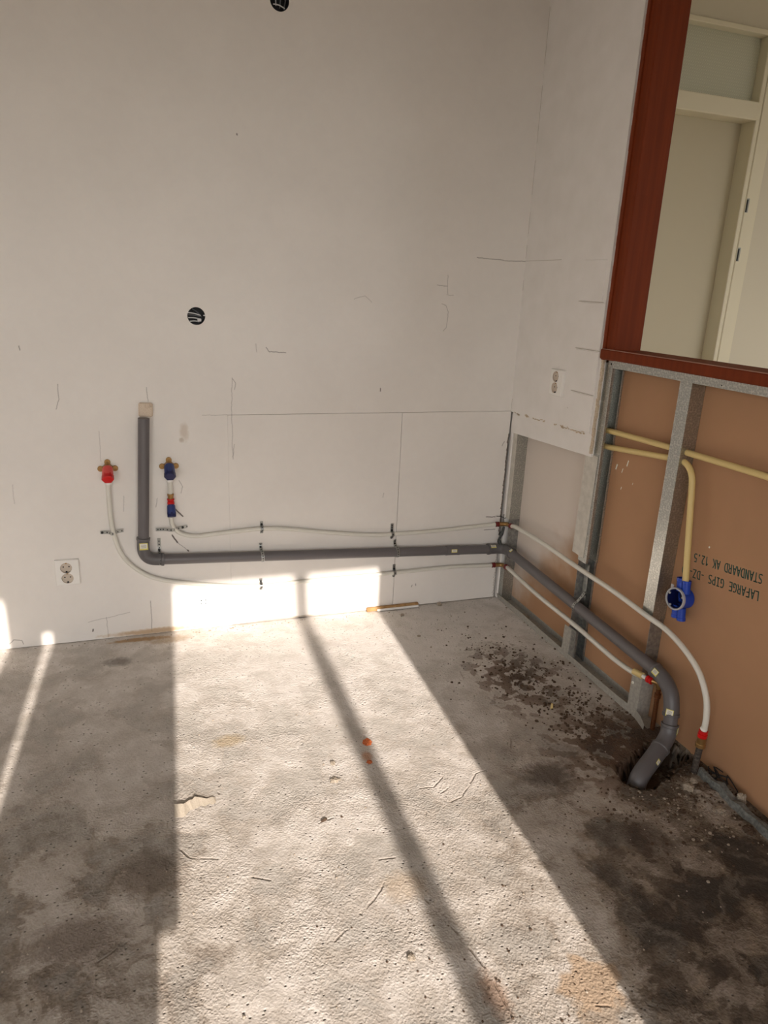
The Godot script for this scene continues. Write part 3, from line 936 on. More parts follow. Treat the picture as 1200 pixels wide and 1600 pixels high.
func build_studs() -> void:
	# corner stud
	var o := thing("metal_stud", "pale metal stud standing in the corner behind the back wall board", "stud", Vector3(0.04, 0, 0.03), "metal studs of the stripped wall")
	var b := Mb.new()
	stud_piece(b, 0.019, 0.047, 0.385, 0.79, true, true)
	b = shifted(b, -o.position)
	part("upper_profile", b, M.galv, o)
	part("painted_front", shifted(span(Vector3(0.0112, 0.385, 0.017), Vector3(0.0132, 0.79, 0.047), 0.0005), -o.position), M.whitewash, o, "white painted front of the stud")
	b = Mb.new()
	stud_piece(b, 0.019, 0.047, 0.165, 0.385, false, true)
	part("cut_profile", shifted(b, -o.position), M.galv_dull, o)
	b = Mb.new()
	stud_piece(b, 0.017, 0.047, 0.0, 0.165, true, true)
	part("lower_profile", shifted(b, -o.position), M.galv, o)
	# second stud, at the end of the plastered wall
	o = thing("metal_stud", "metal stud at the hatch post with a smear of white paint and a cut front", "stud", Vector3(0.04, 0, 0.59), "metal studs of the stripped wall")
	b = Mb.new()
	stud_piece(b, 0.567, 0.617, 0.40, 1.11, true, false)
	part("upper_profile", shifted(b, -o.position), M.galv, o)
	b = Mb.new()
	b.box(Vector3(0.0118, 0.605, 0.568), Vector3(0.002, 0.375, 0.072), 0.0005, Basis.from_euler(Vector3(0.018, 0, 0)))
	part("painted_strip", shifted(b, -o.position), M.whitewash, o, "white painted board strip screwed to the stud front")
	b = Mb.new()
	stud_piece(b, 0.572, 0.612, 0.13, 0.40, false, false)
	b.box(Vector3(0.040, 0.28, 0.592), Vector3(0.0012, 0.22, 0.026), 0.0003)
	part("cut_profile", shifted(b, -o.position), M.galv_dull, o)
	b = Mb.new()
	stud_piece(b, 0.567, 0.617, 0.0, 0.13, true, false)
	part("lower_profile", shifted(b, -o.position), M.galv_dull, o)
	b = bx(Vector3(0.0115, 0.070, 0.565), Vector3(0.0012, 0.115, 0.044), 0.0004, Basis.from_euler(Vector3(0.03, 0.05, 0)))
	part("bent_tab", shifted(b, -o.position), M.galv_dusty, o)
	# third stud
	o = thing("metal_stud", "shiny galvanised metal stud standing between the two brown bays", "stud", Vector3(0.04, 0, 0.965), "metal studs of the stripped wall")
	b = Mb.new()
	stud_piece(b, 0.940, 0.988, 0.353, 1.11, true, true)
	part("upper_profile", shifted(b, -o.position), M.galv, o)
	b = Mb.new()
	stud_piece(b, 0.945, 0.985, 0.148, 0.353, false, true)
	b.box(Vector3(0.045, 0.28, 0.965), Vector3(0.0012, 0.14, 0.022), 0.0003)
	part("cut_profile", shifted(b, -o.position), M.galv_dull, o)
	b = Mb.new()
	stud_piece(b, 0.942, 0.990, 0.0, 0.148, true, true)
	part("lower_profile", shifted(b, -o.position), M.galv_dusty, o)
	b = Mb.new()
	b.lathe(Vector3(0.0128, 0.112, 0.952), Vector3.LEFT, [[0.0, 0.003], [0.0045, 0.0025], [0.005, 0.0]], 12)
	part("screw_head", shifted(b, -o.position), M.sticker, o)
	# floor tracks
	o = thing("floor_track", "long dented metal floor track running from the corner to the hole", "track", Vector3.ZERO, "metal tracks of the stripped wall")
	b = Mb.new()
	b.box(Vector3(0.0385, 0.0008, 0.525), Vector3(0.051, 0.0016, 1.05), 0.0004)
	b.box(Vector3(0.0635, 0.012, 0.49), Vector3(0.0012, 0.024, 0.98), 0.0004)
	var pts := [[0.009, 0.024, 0.0], [0.012, 0.027, 0.22], [0.010, 0.026, 0.40], [0.011, 0.024, 0.60], [0.008, 0.027, 0.76], [0.012, 0.025, 0.90], [0.013, 0.030, 0.985], [0.004, 0.030, 1.02], [-0.004, 0.020, 1.05]]
	for k in pts.size() - 1:
		var a0 := Vector3(0.0125, -0.001, pts[k][2])
		var a1 := Vector3(0.0125, -0.001, pts[k + 1][2])
		if k >= 5:
			a0.x = pts[k][0]
			a1.x = pts[k + 1][0]
		var t0 := Vector3(pts[k][0], pts[k][1], pts[k][2])
		var t1 := Vector3(pts[k + 1][0], pts[k + 1][1], pts[k + 1][2])
		var th := Vector3(0.0012, 0, 0)
		b.flat(a0, a1, t1, Vector3.LEFT)
		b.flat(a0, t1, t0, Vector3.LEFT)
		b.flat(a0 + th, a1 + th, t1 + th, Vector3.RIGHT)
		b.flat(a0 + th, t1 + th, t0 + th, Vector3.RIGHT)
		b.flat(t0, t1, t1 + th, Vector3.UP)
		b.flat(t0, t1 + th, t0 + th, Vector3.UP)
	part("channel", b, M.galv_dusty, o)
	o = thing("floor_track", "rough grey floor track caked in mortar at the right edge near the picture edge", "track", Vector3.ZERO, "metal tracks of the stripped wall")
	b = Mb.new()
	var r2 := RandomNumberGenerator.new()
	r2.seed = 9
	var last := []
	for k in 34:
		var z := 1.285 + k * 0.026
		var x0 := 0.000 + r2.randf_range(-0.004, 0.004)
		var x1 := 0.018 + r2.randf_range(-0.004, 0.005)
		var y := 0.022 + r2.randf_range(-0.006, 0.006)
		var row := [Vector3(x0 - 0.003, -0.006, z), Vector3(x0 + 0.002, y, z), Vector3(x1, y + r2.randf_range(-0.004, 0.003), z), Vector3(x1 + 0.002, -0.012, z)]
		if last:
			for q in 3:
				var od: Vector3 = [Vector3.LEFT, Vector3.UP, Vector3.RIGHT][q]
				b.flat(last[q], last[q + 1], row[q + 1], od)
				b.flat(last[q], row[q + 1], row[q], od)
		last = row
	part("channel", b, M.screed, o)
	# head track under the sill
	o = thing("head_track", "galvanised metal track under the hatch sill capping the open studs", "track", Vector3(0.04, 1.10, 1.36))
	b = Mb.new()
	b.box(Vector3(0.0115, 1.1085, 1.372), Vector3(0.0014, 0.026, 1.556), 0.0004)
	b.box(Vector3(0.0385, 1.1208, 1.372), Vector3(0.054, 0.0014, 1.556), 0.0004)
	b.box(Vector3(0.0634, 1.1085, 1.372), Vector3(0.0012, 0.026, 1.556), 0.0004)
	part("channel", shifted(b, -o.position), M.galv, o)
	b = Mb.new()
	b.lathe(Vector3(0.0109, 1.108, 0.612), Vector3.LEFT, [[0.0, 0.0004], [0.0035, 0.0004]], 12)
	part("screw_hole", shifted(b, -o.position), M.black, o)
	b = Mb.new()
	b.lathe(Vector3(0.0109, 1.104, 1.10), Vector3.LEFT, [[0.0, 0.0004], [0.002, 0.0004]], 12)
	part("screw_hole", shifted(b, -o.position), M.black, o)

func shifted(b: Mb, d: Vector3) -> Mb:
	for i in b.v.size():
		b.v[i] += d
	return b

# ------------------------------------------------------------------ hatch and door beyond
func build_hatch() -> void:
	var o := thing("trim_1", "tall reddish brown hardwood post at the left side of the hatch", "post", Vector3(0.045, 1.12, 0.62), "", "structure")
	part("post", bx(Vector3(0, 0.80, -0.0075), Vector3(0.104, 1.60, 0.055), 0.003), M.hardwood, o)
	part("stop", bx(Vector3(-0.0530, 0.80, -0.030), Vector3(0.010, 1.60, 0.014), 0.0015), M.hardwood, o)
	var wn := Mb.new()
	var r2 := RandomNumberGenerator.new()
	r2.seed = 21
	for k in 14:
		var y := 0.05 + r2.randf() * 0.95
		wn.box(Vector3(-0.0575, y, -0.036), Vector3(0.002, r2.randf_range(0.012, 0.06), 0.0025), 0.0006)
	part("paint_scrape", wn, M.hardwood_worn, o)
	o = thing("trim_2", "reddish brown hardwood sill along the bottom of the hatch", "sill", Vector3(0.045, 1.1225, 1.36), "", "structure")
	var s := Mb.new()
	s.box(Vector3(-0.001, 0.0165, 0.0), Vector3(0.124, 0.033, 1.56), 0.004)
	part("sill_board", s, M.hardwood, o)
	part("worn_edge", bx(Vector3(-0.058, 0.0327, -0.36), Vector3(0.008, 0.0022, 0.82), 0.001), M.hardwood_worn, o, "worn pale front edge of the sill")

func build_door() -> void:
	var zf := -0.30
	var w := thing("wall_hall_back", "pale wall of the next room around a door with transom light", "wall", Vector3.ZERO, "", "structure")
	part("wall_piece", span(Vector3(0.06, 2.475, -0.42), Vector3(3.4, 2.72, zf - 0.005), 0.0), M.hall_paint, w)
	part("wall_piece", span(Vector3(1.385, -0.2, -0.42), Vector3(3.4, 2.475, zf - 0.005), 0.0), M.hall_paint, w)
	part("wall_piece", span(Vector3(0.06, -0.2, -0.42), Vector3(0.33, 2.475, zf - 0.005), 0.0), M.hall_paint, w)
	part("passage_wall", span(Vector3(0.06, -0.2, -1.35), Vector3(3.4, 2.72, -1.25), 0.0), M.hall_paint, w)
	part("passage_wall", span(Vector3(1.50, -0.2, -1.25), Vector3(1.58, 2.72, -0.42), 0.0), M.hall_paint, w)
	part("passage_wall", span(Vector3(0.06, -0.2, -1.25), Vector3(0.16, 2.72, -0.42), 0.0), M.hall_paint, w)
	part("passage_ceiling", span(Vector3(0.06, 2.72, -1.35), Vector3(3.4, 2.85, -0.55), 0.0), M.hall_paint, w)
	part("passage_floor", span(Vector3(0.06, -0.2, -1.35), Vector3(3.4, -0.01, -0.4), 0.0), M.concrete_plain, w)
	var d := thing("door_1", "painted white door frame with closed plain door and wired glass transom", "door", Vector3(0.82, 0, zf), "", "structure")
	var fr := Mb.new()
	var at := -d.position
	fr.box(at + Vector3(0.355, 1.237, zf - 0.03), Vector3(0.05, 2.475, 0.10), 0.003)
	fr.box(at + Vector3(0.83, 2.158, zf - 0.028), Vector3(0.91, 0.074, 0.09), 0.003)
	fr.box(at + Vector3(0.83, 2.47, zf - 0.03), Vector3(0.91, 0.020, 0.08), 0.002)
	part("frame", fr, M.frame_paint, d)
	var jb := Mb.new()
	jb.box(at + Vector3(1.288, 1.237, zf - 0.030), Vector3(0.024, 2.475, 0.09), 0.003)
	jb.box(at + Vector3(1.306, 1.06, zf - 0.046), Vector3(0.016, 2.12, 0.07), 0.002)
	part("jamb", jb, M.frame_paint, d)
	part("jamb_face", bx(at + Vector3(1.350, 1.237, zf - 0.032), Vector3(0.075, 2.475, 0.075), 0.003), M.frame_paint, d)
	part("transom_pane", bx(at + Vector3(0.83, 2.328, zf - 0.04), Vector3(0.91, 0.27, 0.006), 0.0), M.wired, d)
	part("door_leaf", bx(at + Vector3(0.825, 1.062, zf - 0.10), Vector3(0.96, 2.16, 0.06), 0.002), M.door_paint, d)
	for y in [1.765, 1.545]:
		var sp := bx(at + Vector3(1.323, y, zf + 0.0062), Vector3(0.016, 0.062, 0.002), 0.0005)
		var sn := part("strike_plate", sp, M.zinc, d)
		part("mortise", bx(at + Vector3(1.319, y - 0.002, zf + 0.0075), Vector3(0.008, 0.056, 0.001), 0.0002), M.black, sn)

# ------------------------------------------------------------------ plumbing
func sticker(to: Node, at: Vector3, bs: Basis, w: float, h: float) -> void:
	var b := Mb.new()
	b.box(at, Vector3(w, h, 0.0012), 0.0003, bs)
	var o := part("label_sticker", b, M.sticker_yellow, to, "small yellow and white fitting sticker")
	b = Mb.new()
	b.box(at + bs * Vector3(0, h * 0.06, 0.0006), Vector3(w * 0.84, h * 0.72, 0.001), 0.0003, bs)
	part("sticker_face", b, M.sticker, o)
	b = Mb.new()
	for k in 4:
		b.box(at + bs * Vector3(0, h * (0.27 - 0.14 * k), 0.0012), Vector3(w * 0.6, h * 0.05, 0.0006), 0.0001, bs)
	part("sticker_lines", b, M.sticker_print, o)

func seg(a: Vector3, b: Vector3, r: float) -> Mb:
	var m := Mb.new()
	m.tube([a, b], r, 24)
	return m

func sleeve(p: Array, r: float, lip := 0.002) -> Mb:
	# fitting: swept body with a raised bead at both ends
	var m := Mb.new()
	var path := smooth_path(p, 8)
	m.tube(path, r, 24)
	var n := path.size()
	for e in [[path[0], path[1]], [path[n - 1], path[n - 2]]]:
		var d: Vector3 = (e[1] - e[0]).normalized()
		m.lathe(e[0], d, [[r * 0.9, -0.001], [r + lip, 0.0], [r + lip, 0.008], [r, 0.011]], 24)
	return m

func build_drain() -> void:
	var o := thing("drain_pipe", "grey plastic drain pipe running down, along both walls and into the floor hole", "pipe")
	var r := 0.0195
	var z := 0.027
	part("riser", seg(Vector3(-1.4605, 0.846, z), Vector3(-1.486, 0.40, z), r), M.pvc, o)
	part("elbow", sleeve([Vector3(-1.486, 0.405, z), Vector3(-1.4885, 0.360, z), Vector3(-1.480, 0.334, z), Vector3(-1.459, 0.319, z), Vector3(-1.418, 0.3145, z)], 0.0222), M.pvc_fit, o)
	part("run", seg(Vector3(-1.43, 0.315, z), Vector3(-0.055, 0.2465, z), r), M.pvc, o)
	part("coupling", sleeve([Vector3(-0.268, 0.2572, z), Vector3(-0.205, 0.254, z)], 0.0205, 0.0004), M.pvc, o)
	part("elbow", sleeve([Vector3(-0.068, 0.247, z), Vector3(-0.025, 0.2465, z + 0.001), Vector3(0.002, 0.2475, z + 0.013), Vector3(0.011, 0.249, z + 0.04), Vector3(0.011, 0.249, z + 0.075)], 0.0218), M.pvc_fit, o)
	part("run", seg(Vector3(0.011, 0.249, 0.09), Vector3(0.004, 0.213, 1.06), r), M.pvc, o)
	part("elbow", sleeve([Vector3(0.005, 0.2135, 1.045), Vector3(0.003, 0.207, 1.090), Vector3(0.000, 0.186, 1.128), Vector3(-0.004, 0.155, 1.147), Vector3(-0.007, 0.120, 1.156)], 0.0232), M.pvc_fit, o)
	part("drop", seg(Vector3(-0.006, 0.130, 1.154), Vector3(-0.010, 0.075, 1.164), 0.0205), M.pvc, o)
	part("elbow", sleeve([Vector3(-0.009, 0.095, 1.161), Vector3(-0.017, 0.066, 1.168), Vector3(-0.036, 0.046, 1.178), Vector3(-0.062, 0.034, 1.190)], 0.0240), M.pvc_fit, o)
	part("elbow", sleeve([Vector3(-0.052, 0.038, 1.186), Vector3(-0.105, 0.016, 1.210), Vector3(-0.150, 0.000, 1.232), Vector3(-0.172, -0.025, 1.243), Vector3(-0.178, -0.09, 1.246)], 0.0262), M.pvc_fit, o)
	var face := Basis.IDENTITY
	sticker(o, Vector3(-1.487, 0.378, z + 0.0222), face, 0.030, 0.026)
	sticker(o, Vector3(-0.236, 0.2600, z + 0.0200), Basis.from_euler(Vector3(-0.2, 0, -0.05)), 0.026, 0.014)
	sticker(o, Vector3(-0.048, 0.2640, z + 0.0140), Basis.from_euler(Vector3(-0.9, 0, -0.05)), 0.026, 0.015)
	sticker(o, Vector3(0.0005, 0.2665, 0.103), Basis.from_euler(Vector3(0, -PI / 2, 0)) * Basis.from_euler(Vector3(-0.9, 0, 0)), 0.026, 0.015)
	sticker(o, Vector3(-0.0168, 0.2220, 1.072), Basis.from_euler(Vector3(0, -PI / 2, 0.0)) * Basis.from_euler(Vector3(-0.5, 0, -0.15)), 0.024, 0.018)
	sticker(o, Vector3(-0.0243, 0.138, 1.1664), Basis.from_euler(Vector3(0, -0.9, 0.0)) * Basis.from_euler(Vector3(-0.15, 0, 0.0)), 0.022, 0.022)
	sticker(o, Vector3(0.0014, 0.082, 1.1848), Basis.from_euler(Vector3(0, 0.6, 0.0)), 0.012, 0.022)
	sticker(o, Vector3(-0.0983, 0.0281, 1.2333), Basis.looking_at(-Vector3(0.25, 0.45, 0.86).normalized(), Vector3(-0.84, -0.37, 0.41)), 0.011, 0.018)
	# plaster patch where the pipe enters the wall
	var pp := Mb.new()
	pp.box(Vector3(-1.4525, 0.872, 0.006), Vector3(0.048, 0.050, 0.014), 0.005, Basis.from_euler(Vector3(0, 0, -0.05)))
	pp.box(Vector3(-1.446, 0.886, 0.011), Vector3(0.022, 0.018, 0.010), 0.004, Basis.from_euler(Vector3(0, 0, 0.3)))
	pp.box(Vector3(-1.432, 0.868, 0.012), Vector3(0.003, 0.034, 0.008), 0.001, Basis.from_euler(Vector3(0, 0, -0.1)))
	single("filler_patch", pp, speckled(Color(0.80, 0.72, 0.63), Color(0.90, 0.85, 0.79), 66, 0.05, 0.06, 0.95), "rough cream filler patch above the top of the drain riser", "filler")

# perforated metal strip following points; wide direction given
func strip(to: Node, called: String, p: Array, wide: Vector3, width := 0.013, holes := true) -> void:
	var b := Mb.new()
	var path := smooth_path(p, 4)
	var t := 0.0006
	var acc := 0.0
	var hb := Mb.new()
	for i in path.size() - 1:
		var a: Vector3 = path[i]
		var c: Vector3 = path[i + 1]
		var d := (c - a).normalized()
		var nn := d.cross(wide).normalized()
		var w := wide * width * 0.5
		for s in [1.0, -1.0]:
			b.quad(a + w + nn * t * s, a - w + nn * t * s, c - w + nn * t * s, c + w + nn * t * s, nn * s)
			b.quad(a + w * s + nn * t, a + w * s - nn * t, c + w * s - nn * t, c + w * s + nn * t, wide * s)
		acc += (c - a).length()
		if holes and acc > 0.009:
			acc = 0.0
			hb.lathe((a + c) * 0.5, nn, [[0.0, t + 0.0003], [0.0026, t + 0.0003]], 8)
			hb.lathe((a + c) * 0.5, -nn, [[0.0, t + 0.0003], [0.0026, t + 0.0003]], 8)
	part("strap", b, M.zinc, to)
	if hb.v.size() > 0:
		part("strap_holes", hb, M.dark_metal, to).set_meta("kind", "stuff")

func clamp_at(called: String, label: String, p: Array, wide: Vector3, screw: Vector3, out: Vector3, group: String, width := 0.012) -> void:
	var o := thing(called, label, "pipe clip", p[0], group)
	var q := []
	for k in p:
		q.append(k - p[0])
	strip(o, "strap", q, wide, width)
	var b := Mb.new()
	b.lathe(screw - p[0], out, [[0.0, 0.0045], [0.003, 0.004], [0.0045, 0.001], [0.0045, -0.001]], 12)
	part("screw", b, M.dark_metal, o)

func build_clips() -> void:
	var g := "perforated metal straps holding the grey drain pipe"
	var r := 0.0205
	# straps over the drain: from above, round the front, under
	for q in [[-1.432, 0.315, 0.024, "bright metal strap on the drain pipe just right of its first elbow", 0.055], [-1.053, 0.2965, 0.0, "metal strap on the drain pipe between the two leftmost tube clips", 0.026], [-0.492, 0.2685, 0.0, "metal strap on the drain pipe at the vertical board seam", 0.026]]:
		var x: float = q[0]
		var y: float = q[1]
		var z := 0.027
		var p := [Vector3(x, y + r + q[4], 0.0022), Vector3(x, y + r + 0.012, 0.0022)]
		for k in 9:
			var t := PI * 0.62 - k * PI * 1.2 / 8.0
			p.append(Vector3(x + 0.003 * k / 8.0, y + sin(t) * (r + 0.0007), z + cos(t) * (r + 0.0007)))
		p.append(Vector3(x + 0.003, y - r, 0.006))
		clamp_at("pipe_strap", q[3], p, Vector3.RIGHT, Vector3(x - 0.001, y + r + 0.010, 0.004), Vector3.BACK, g)
	# strap on the second stud
	var p2 := [Vector3(0.030, 0.289, 0.617), Vector3(0.020, 0.288, 0.623)]
	for k in 9:
		var t := 1.9 + k * PI * 0.95 / 8.0
		p2.append(Vector3(0.009 + cos(t) * (r + 0.0008), 0.231 + sin(t) * (r + 0.0008), 0.612 - 0.004 * k / 8.0))
	p2.append(Vector3(0.03, 0.21, 0.606))
	p2.append(Vector3(0.045, 0.175, 0.606))
	clamp_at("pipe_strap", "metal strap curling round the drain pipe at the second stud", p2, Vector3(0, 0, 1), Vector3(0.022, 0.283, 0.623), Vector3.LEFT, g)
	g = "small metal clips holding the white water tubes"
	for q in [[-1.049, 0.4045, "upper tube clip left of the middle of the back wall", 0.018], [-1.054, 0.165, "lower tube clip left of the middle of the back wall, in the sun", 0.018], [-0.508, 0.343, "upper tube clip at the vertical board seam", 0.034], [-0.490, 0.1685, "lower tube clip at the vertical board seam", 0.026]]:
		var x: float = q[0]
		var y: float = q[1]
		var rr := 0.0092
		var p := [Vector3(x, y + rr + q[3], 0.0018), Vector3(x, y + rr + 0.006, 0.0018)]
		for k in 7:
			var t := PI * 0.6 - k * PI * 1.2 / 6.0
			p.append(Vector3(x, y + sin(t) * rr, 0.0105 + cos(t) * rr))
		p.append(Vector3(x, y - rr - 0.012, 0.0018))
		clamp_at("tube_clip", "small metal " + q[2], p, Vector3.RIGHT, Vector3(x, y + rr + 0.006, 0.003), Vector3.BACK, g, 0.012)
	# two horizontal straps under the taps
	g = "perforated straps across the tubes under the taps"
	clamp_at("tube_strap", "horizontal perforated strap across the tube under the red cap", [Vector3(-1.632, 0.4275, 0.004), Vector3(-1.606, 0.4275, 0.008), Vector3(-1.592, 0.424, 0.0185), Vector3(-1.576, 0.4285, 0.012), Vector3(-1.553, 0.4315, 0.008)], Vector3.UP, Vector3(-1.626, 0.4275, 0.006), Vector3.BACK, g)
	clamp_at("tube_strap", "horizontal perforated strap across the tube under the lower blue cap", [Vector3(-1.441, 0.4255, 0.004), Vector3(-1.41, 0.4265, 0.010), Vector3(-1.384, 0.425, 0.0195), Vector3(-1.356, 0.4285, 0.012), Vector3(-1.328, 0.433, 0.010)], Vector3.UP, Vector3(-1.345, 0.431, 0.014), Vector3.BACK, g)

func tap(called: String, label: String, at: Vector3, cap: Material, cap_dark: Material) -> void:
	var o := thing(called, label, "wall elbow", at, "capped wall elbows of the water supply")
	var b := Mb.new()
	b.box(Vector3(0, 0, 0.002), Vector3(0.030, 0.022, 0.004), 0.0015)
	b.box(Vector3(0, 0.012, 0.002), Vector3(0.014, 0.020, 0.004), 0.0015)
	for q in [Vector3(-0.021, 0.002, 0), Vector3(0.021, 0.002, 0), Vector3(0, 0.022, 0)]:
		b.lathe(q, Vector3.BACK, [[0.009, 0.0], [0.009, 0.004], [0.0075, 0.005], [0.004, 0.005], [0.004, 0.001], [0.0, 0.001]], 16)
	b.tube([Vector3(0, 0.006, 0.0), Vector3(0, 0.004, 0.020)], 0.013, 16)
	part("wall_plate", b, M.brass, o)
	b = Mb.new()
	b.lathe(Vector3(0, 0.006, 0.018), Vector3(0, -0.55, 0.83).normalized(), [[0.0, 0.0], [0.0145, 0.0], [0.0155, 0.003], [0.0165, 0.030], [0.0165, 0.034], [0.0, 0.034]], 20)
	part("cap", b, cap, o)
	b = Mb.new()
	b.lathe(Vector3(0, -0.0127, 0.0462), Vector3(0, -0.55, 0.83).normalized(), [[0.0, -0.004], [0.0175, -0.004], [0.0180, 0.012], [0.0155, 0.014], [0.0, 0.015]], 6)
	part("cap_nut", b, cap_dark, o)
	b = Mb.new()
	b.tube([Vector3(0, 0.002, 0.012), Vector3(0, -0.030, 0.012), Vector3(0, -0.046, 0.012)], 0.0105, 16)
	part("spigot", b, M.white_plastic, o)
	o.scale = Vector3.ONE * 1.15

func tube_thing(called: String, label: String, p: Array, r: float, m: Material, group := "") -> MeshInstance3D:
	var b := Mb.new()
	b.tube(smooth_path(p, 8), r, 16)
	return single(called, b, m, label, "pipe", group)

func press_fitting(called: String, label: String, a: Vector3, b: Vector3, c: Vector3) -> void:
	# elbow a-b-c of brass with red collars on both ends
	var o := thing(called, label, "fitting", b, "red collared press fittings")
	var m := Mb.new()
	m.tube(smooth_path([a - b, (a - b) * 0.25, (c - b) * 0.25, c - b], 5), 0.009, 16)
	part("body", m, M.brass, o)
	for e in [a - b, c - b]:
		var d: Vector3 = e.normalized()
		m = Mb.new()
		m.lathe(e - d * 0.004, d, [[0.009, -0.004], [0.0115, -0.003], [0.0115, 0.002], [0.0098, 0.003], [0.0098, 0.005], [0.0115, 0.006], [0.0115, 0.010], [0.009, 0.011]], 18)
		part("collar", m, M.sleeve, o)

func build_water() -> void:
	tap("wall_elbow", "brass wall elbow with a red plastic cap left of the drain riser", Vector3(-1.591, 0.662, 0.0), M.red_cap, M.red)
	tap("wall_elbow", "brass wall elbow with a blue plastic cap right of the drain riser", Vector3(-1.383, 0.663, 0.0), M.blue_cap, M.blue_dark)
	var z := 0.0105
	tube_thing("water_tube", "white water tube curving from the red cap along the lower back wall", [Vector3(-1.593, 0.622, 0.0125), Vector3(-1.594, 0.535, z), Vector3(-1.589, 0.437, z), Vector3(-1.566, 0.343, z), Vector3(-1.516, 0.277, z), Vector3(-1.437, 0.229, z), Vector3(-1.275, 0.192, z), Vector3(-1.056, 0.165, z), Vector3(-0.816, 0.168, z), Vector3(-0.490, 0.1685, z), Vector3(-0.247, 0.172, z), Vector3(-0.035, 0.165, 0.016)], 0.0082, M.pex, "white water tubes")
	tube_thing("water_tube", "short white tube between the upper blue cap and the lower blue cap", [Vector3(-1.383, 0.62, 0.0125), Vector3(-1.3835, 0.558, 0.014)], 0.0085, M.pex, "white water tubes")
	# straight stop fitting with second blue cap
	var o := thing("stop_fitting", "tee fitting with red collar and blue cap below the upper blue cap", "fitting", Vector3(-1.383, 0.53, 0.014))
	var b := Mb.new()
	b.lathe(Vector3(0, 0.034, 0), Vector3.DOWN, [[0.0, 0.0], [0.0105, 0.0], [0.012, 0.004], [0.010, 0.010], [0.010, 0.02]], 16)
	part("body", b, M.brass, o)
	b = Mb.new()
	b.lathe(Vector3(0, 0.016, 0), Vector3.DOWN, [[0.009, 0.0], [0.013, 0.001], [0.013, 0.006], [0.010, 0.009], [0.013, 0.014], [0.013, 0.022], [0.009, 0.023]], 16)
	part("collar", b, M.red, o)
	b = Mb.new()
	b.lathe(Vector3(0, -0.008, 0.002), Vector3(0, -0.9, 0.42).normalized(), [[0.0, 0.0], [0.0125, 0.0], [0.0145, 0.004], [0.016, 0.034], [0.0, 0.034]], 20)
	part("cap", b, M.blue_cap, o)
	b = Mb.new()
	b.lathe(Vector3(0, -0.0365, 0.0153), Vector3(0, -0.9, 0.42).normalized(), [[0.0, -0.003], [0.0172, -0.003], [0.0176, 0.012], [0.015, 0.014], [0.0, 0.015]], 6)
	part("cap_nut", b, M.blue_dark, o)
	tube_thing("water_tube", "white water tube waving from the lower blue cap along the upper line to the corner", [Vector3(-1.384, 0.50, 0.012), Vector3(-1.384, 0.455, z), Vector3(-1.374, 0.427, z), Vector3(-1.346, 0.404, z), Vector3(-1.295, 0.392, z), Vector3(-1.195, 0.398, z), Vector3(-1.049, 0.4045, z), Vector3(-0.948, 0.396, z), Vector3(-0.766, 0.367, z), Vector3(-0.604, 0.347, z), Vector3(-0.508, 0.343, z), Vector3(-0.319, 0.343, z), Vector3(-0.141, 0.350, z), Vector3(-0.035, 0.356, 0.016)], 0.0082, M.pex, "white water tubes")
	press_fitting("corner_fitting", "red collared elbow fitting in the corner on the upper tube", Vector3(-0.026, 0.3565, 0.017), Vector3(0.014, 0.3575, 0.024), Vector3(0.018, 0.360, 0.062))
	press_fitting("corner_fitting", "red collared elbow fitting in the corner below the drain pipe", Vector3(-0.026, 0.1655, 0.017), Vector3(0.014, 0.166, 0.024), Vector3(0.016, 0.169, 0.060))
	tube_thing("water_tube", "white water tube along the studs that arcs down to the pipe at the right", [Vector3(0.018, 0.361, 0.068), Vector3(0.012, 0.372, 0.11), Vector3(0.004, 0.382, 0.34), Vector3(0.002, 0.377, 0.58), Vector3(0.000, 0.376, 0.81), Vector3(0.000, 0.367, 0.975), Vector3(0.002, 0.362, 1.065), Vector3(0.002, 0.340, 1.150), Vector3(0.002, 0.302, 1.220), Vector3(0.002, 0.245, 1.262), Vector3(0.001, 0.190, 1.277), Vector3(0.000, 0.148, 1.279)], 0.0088, M.pex, "white water tubes")
	tube_thing("water_tube", "white water tube low along the studs ending beside the grey drain elbow", [Vector3(0.016, 0.170, 0.066), Vector3(0.008, 0.174, 0.12), Vector3(0.001, 0.164, 0.35), Vector3(0.000, 0.161, 0.62), Vector3(-0.002, 0.152, 0.855), Vector3(-0.001, 0.156, 0.96), Vector3(0.001, 0.166, 1.000)], 0.0088, M.pex, "white water tubes")
	# end of the lower tube: yellowed sleeve, red collar, copper pipe into the floor
	o = thing("end_fitting", "small red collared fitting joining the low tube to a copper pipe", "fitting", Vector3(0.004, 0.168, 1.03))
	part("sleeve_end", seg(Vector3(-0.005, -0.0065, -0.066), Vector3(-0.003, -0.001, -0.026), 0.0108), M.conduit, o)
	part("tube_end", seg(Vector3(-0.003, -0.001, -0.026), Vector3(0.0, 0.0, -0.006), 0.0065), M.white_plastic, o)
	b = Mb.new()
	b.lathe(Vector3(0, 0.0, -0.010), Vector3(0.25, 0.0, 1).normalized(), [[0.0, 0.0], [0.010, 0.0], [0.012, 0.003], [0.012, 0.009], [0.009, 0.011], [0.012, 0.014], [0.012, 0.020], [0.0, 0.022]], 18)
	part("collar", b, M.red, o)
	b = Mb.new()
	b.tube(smooth_path([Vector3(0.005, 0, 0.006), Vector3(0.018, -0.004, 0.018), Vector3(0.024, -0.022, 0.022)], 5), 0.0085, 14)
	part("body", b, M.brass, o)
	b = Mb.new()
	b.tube([Vector3(0.028, 0.150, 1.052), Vector3(0.028, 0.104, 1.052), Vector3(0.029, 0.0, 1.054), Vector3(0.030, -0.03, 1.056)], 0.0075, 14)
	b.lathe(Vector3(0.028, 0.128, 1.052), Vector3.DOWN, [[0.0075, -0.002], [0.0105, 0.0], [0.0105, 0.014], [0.0075, 0.016]], 14)
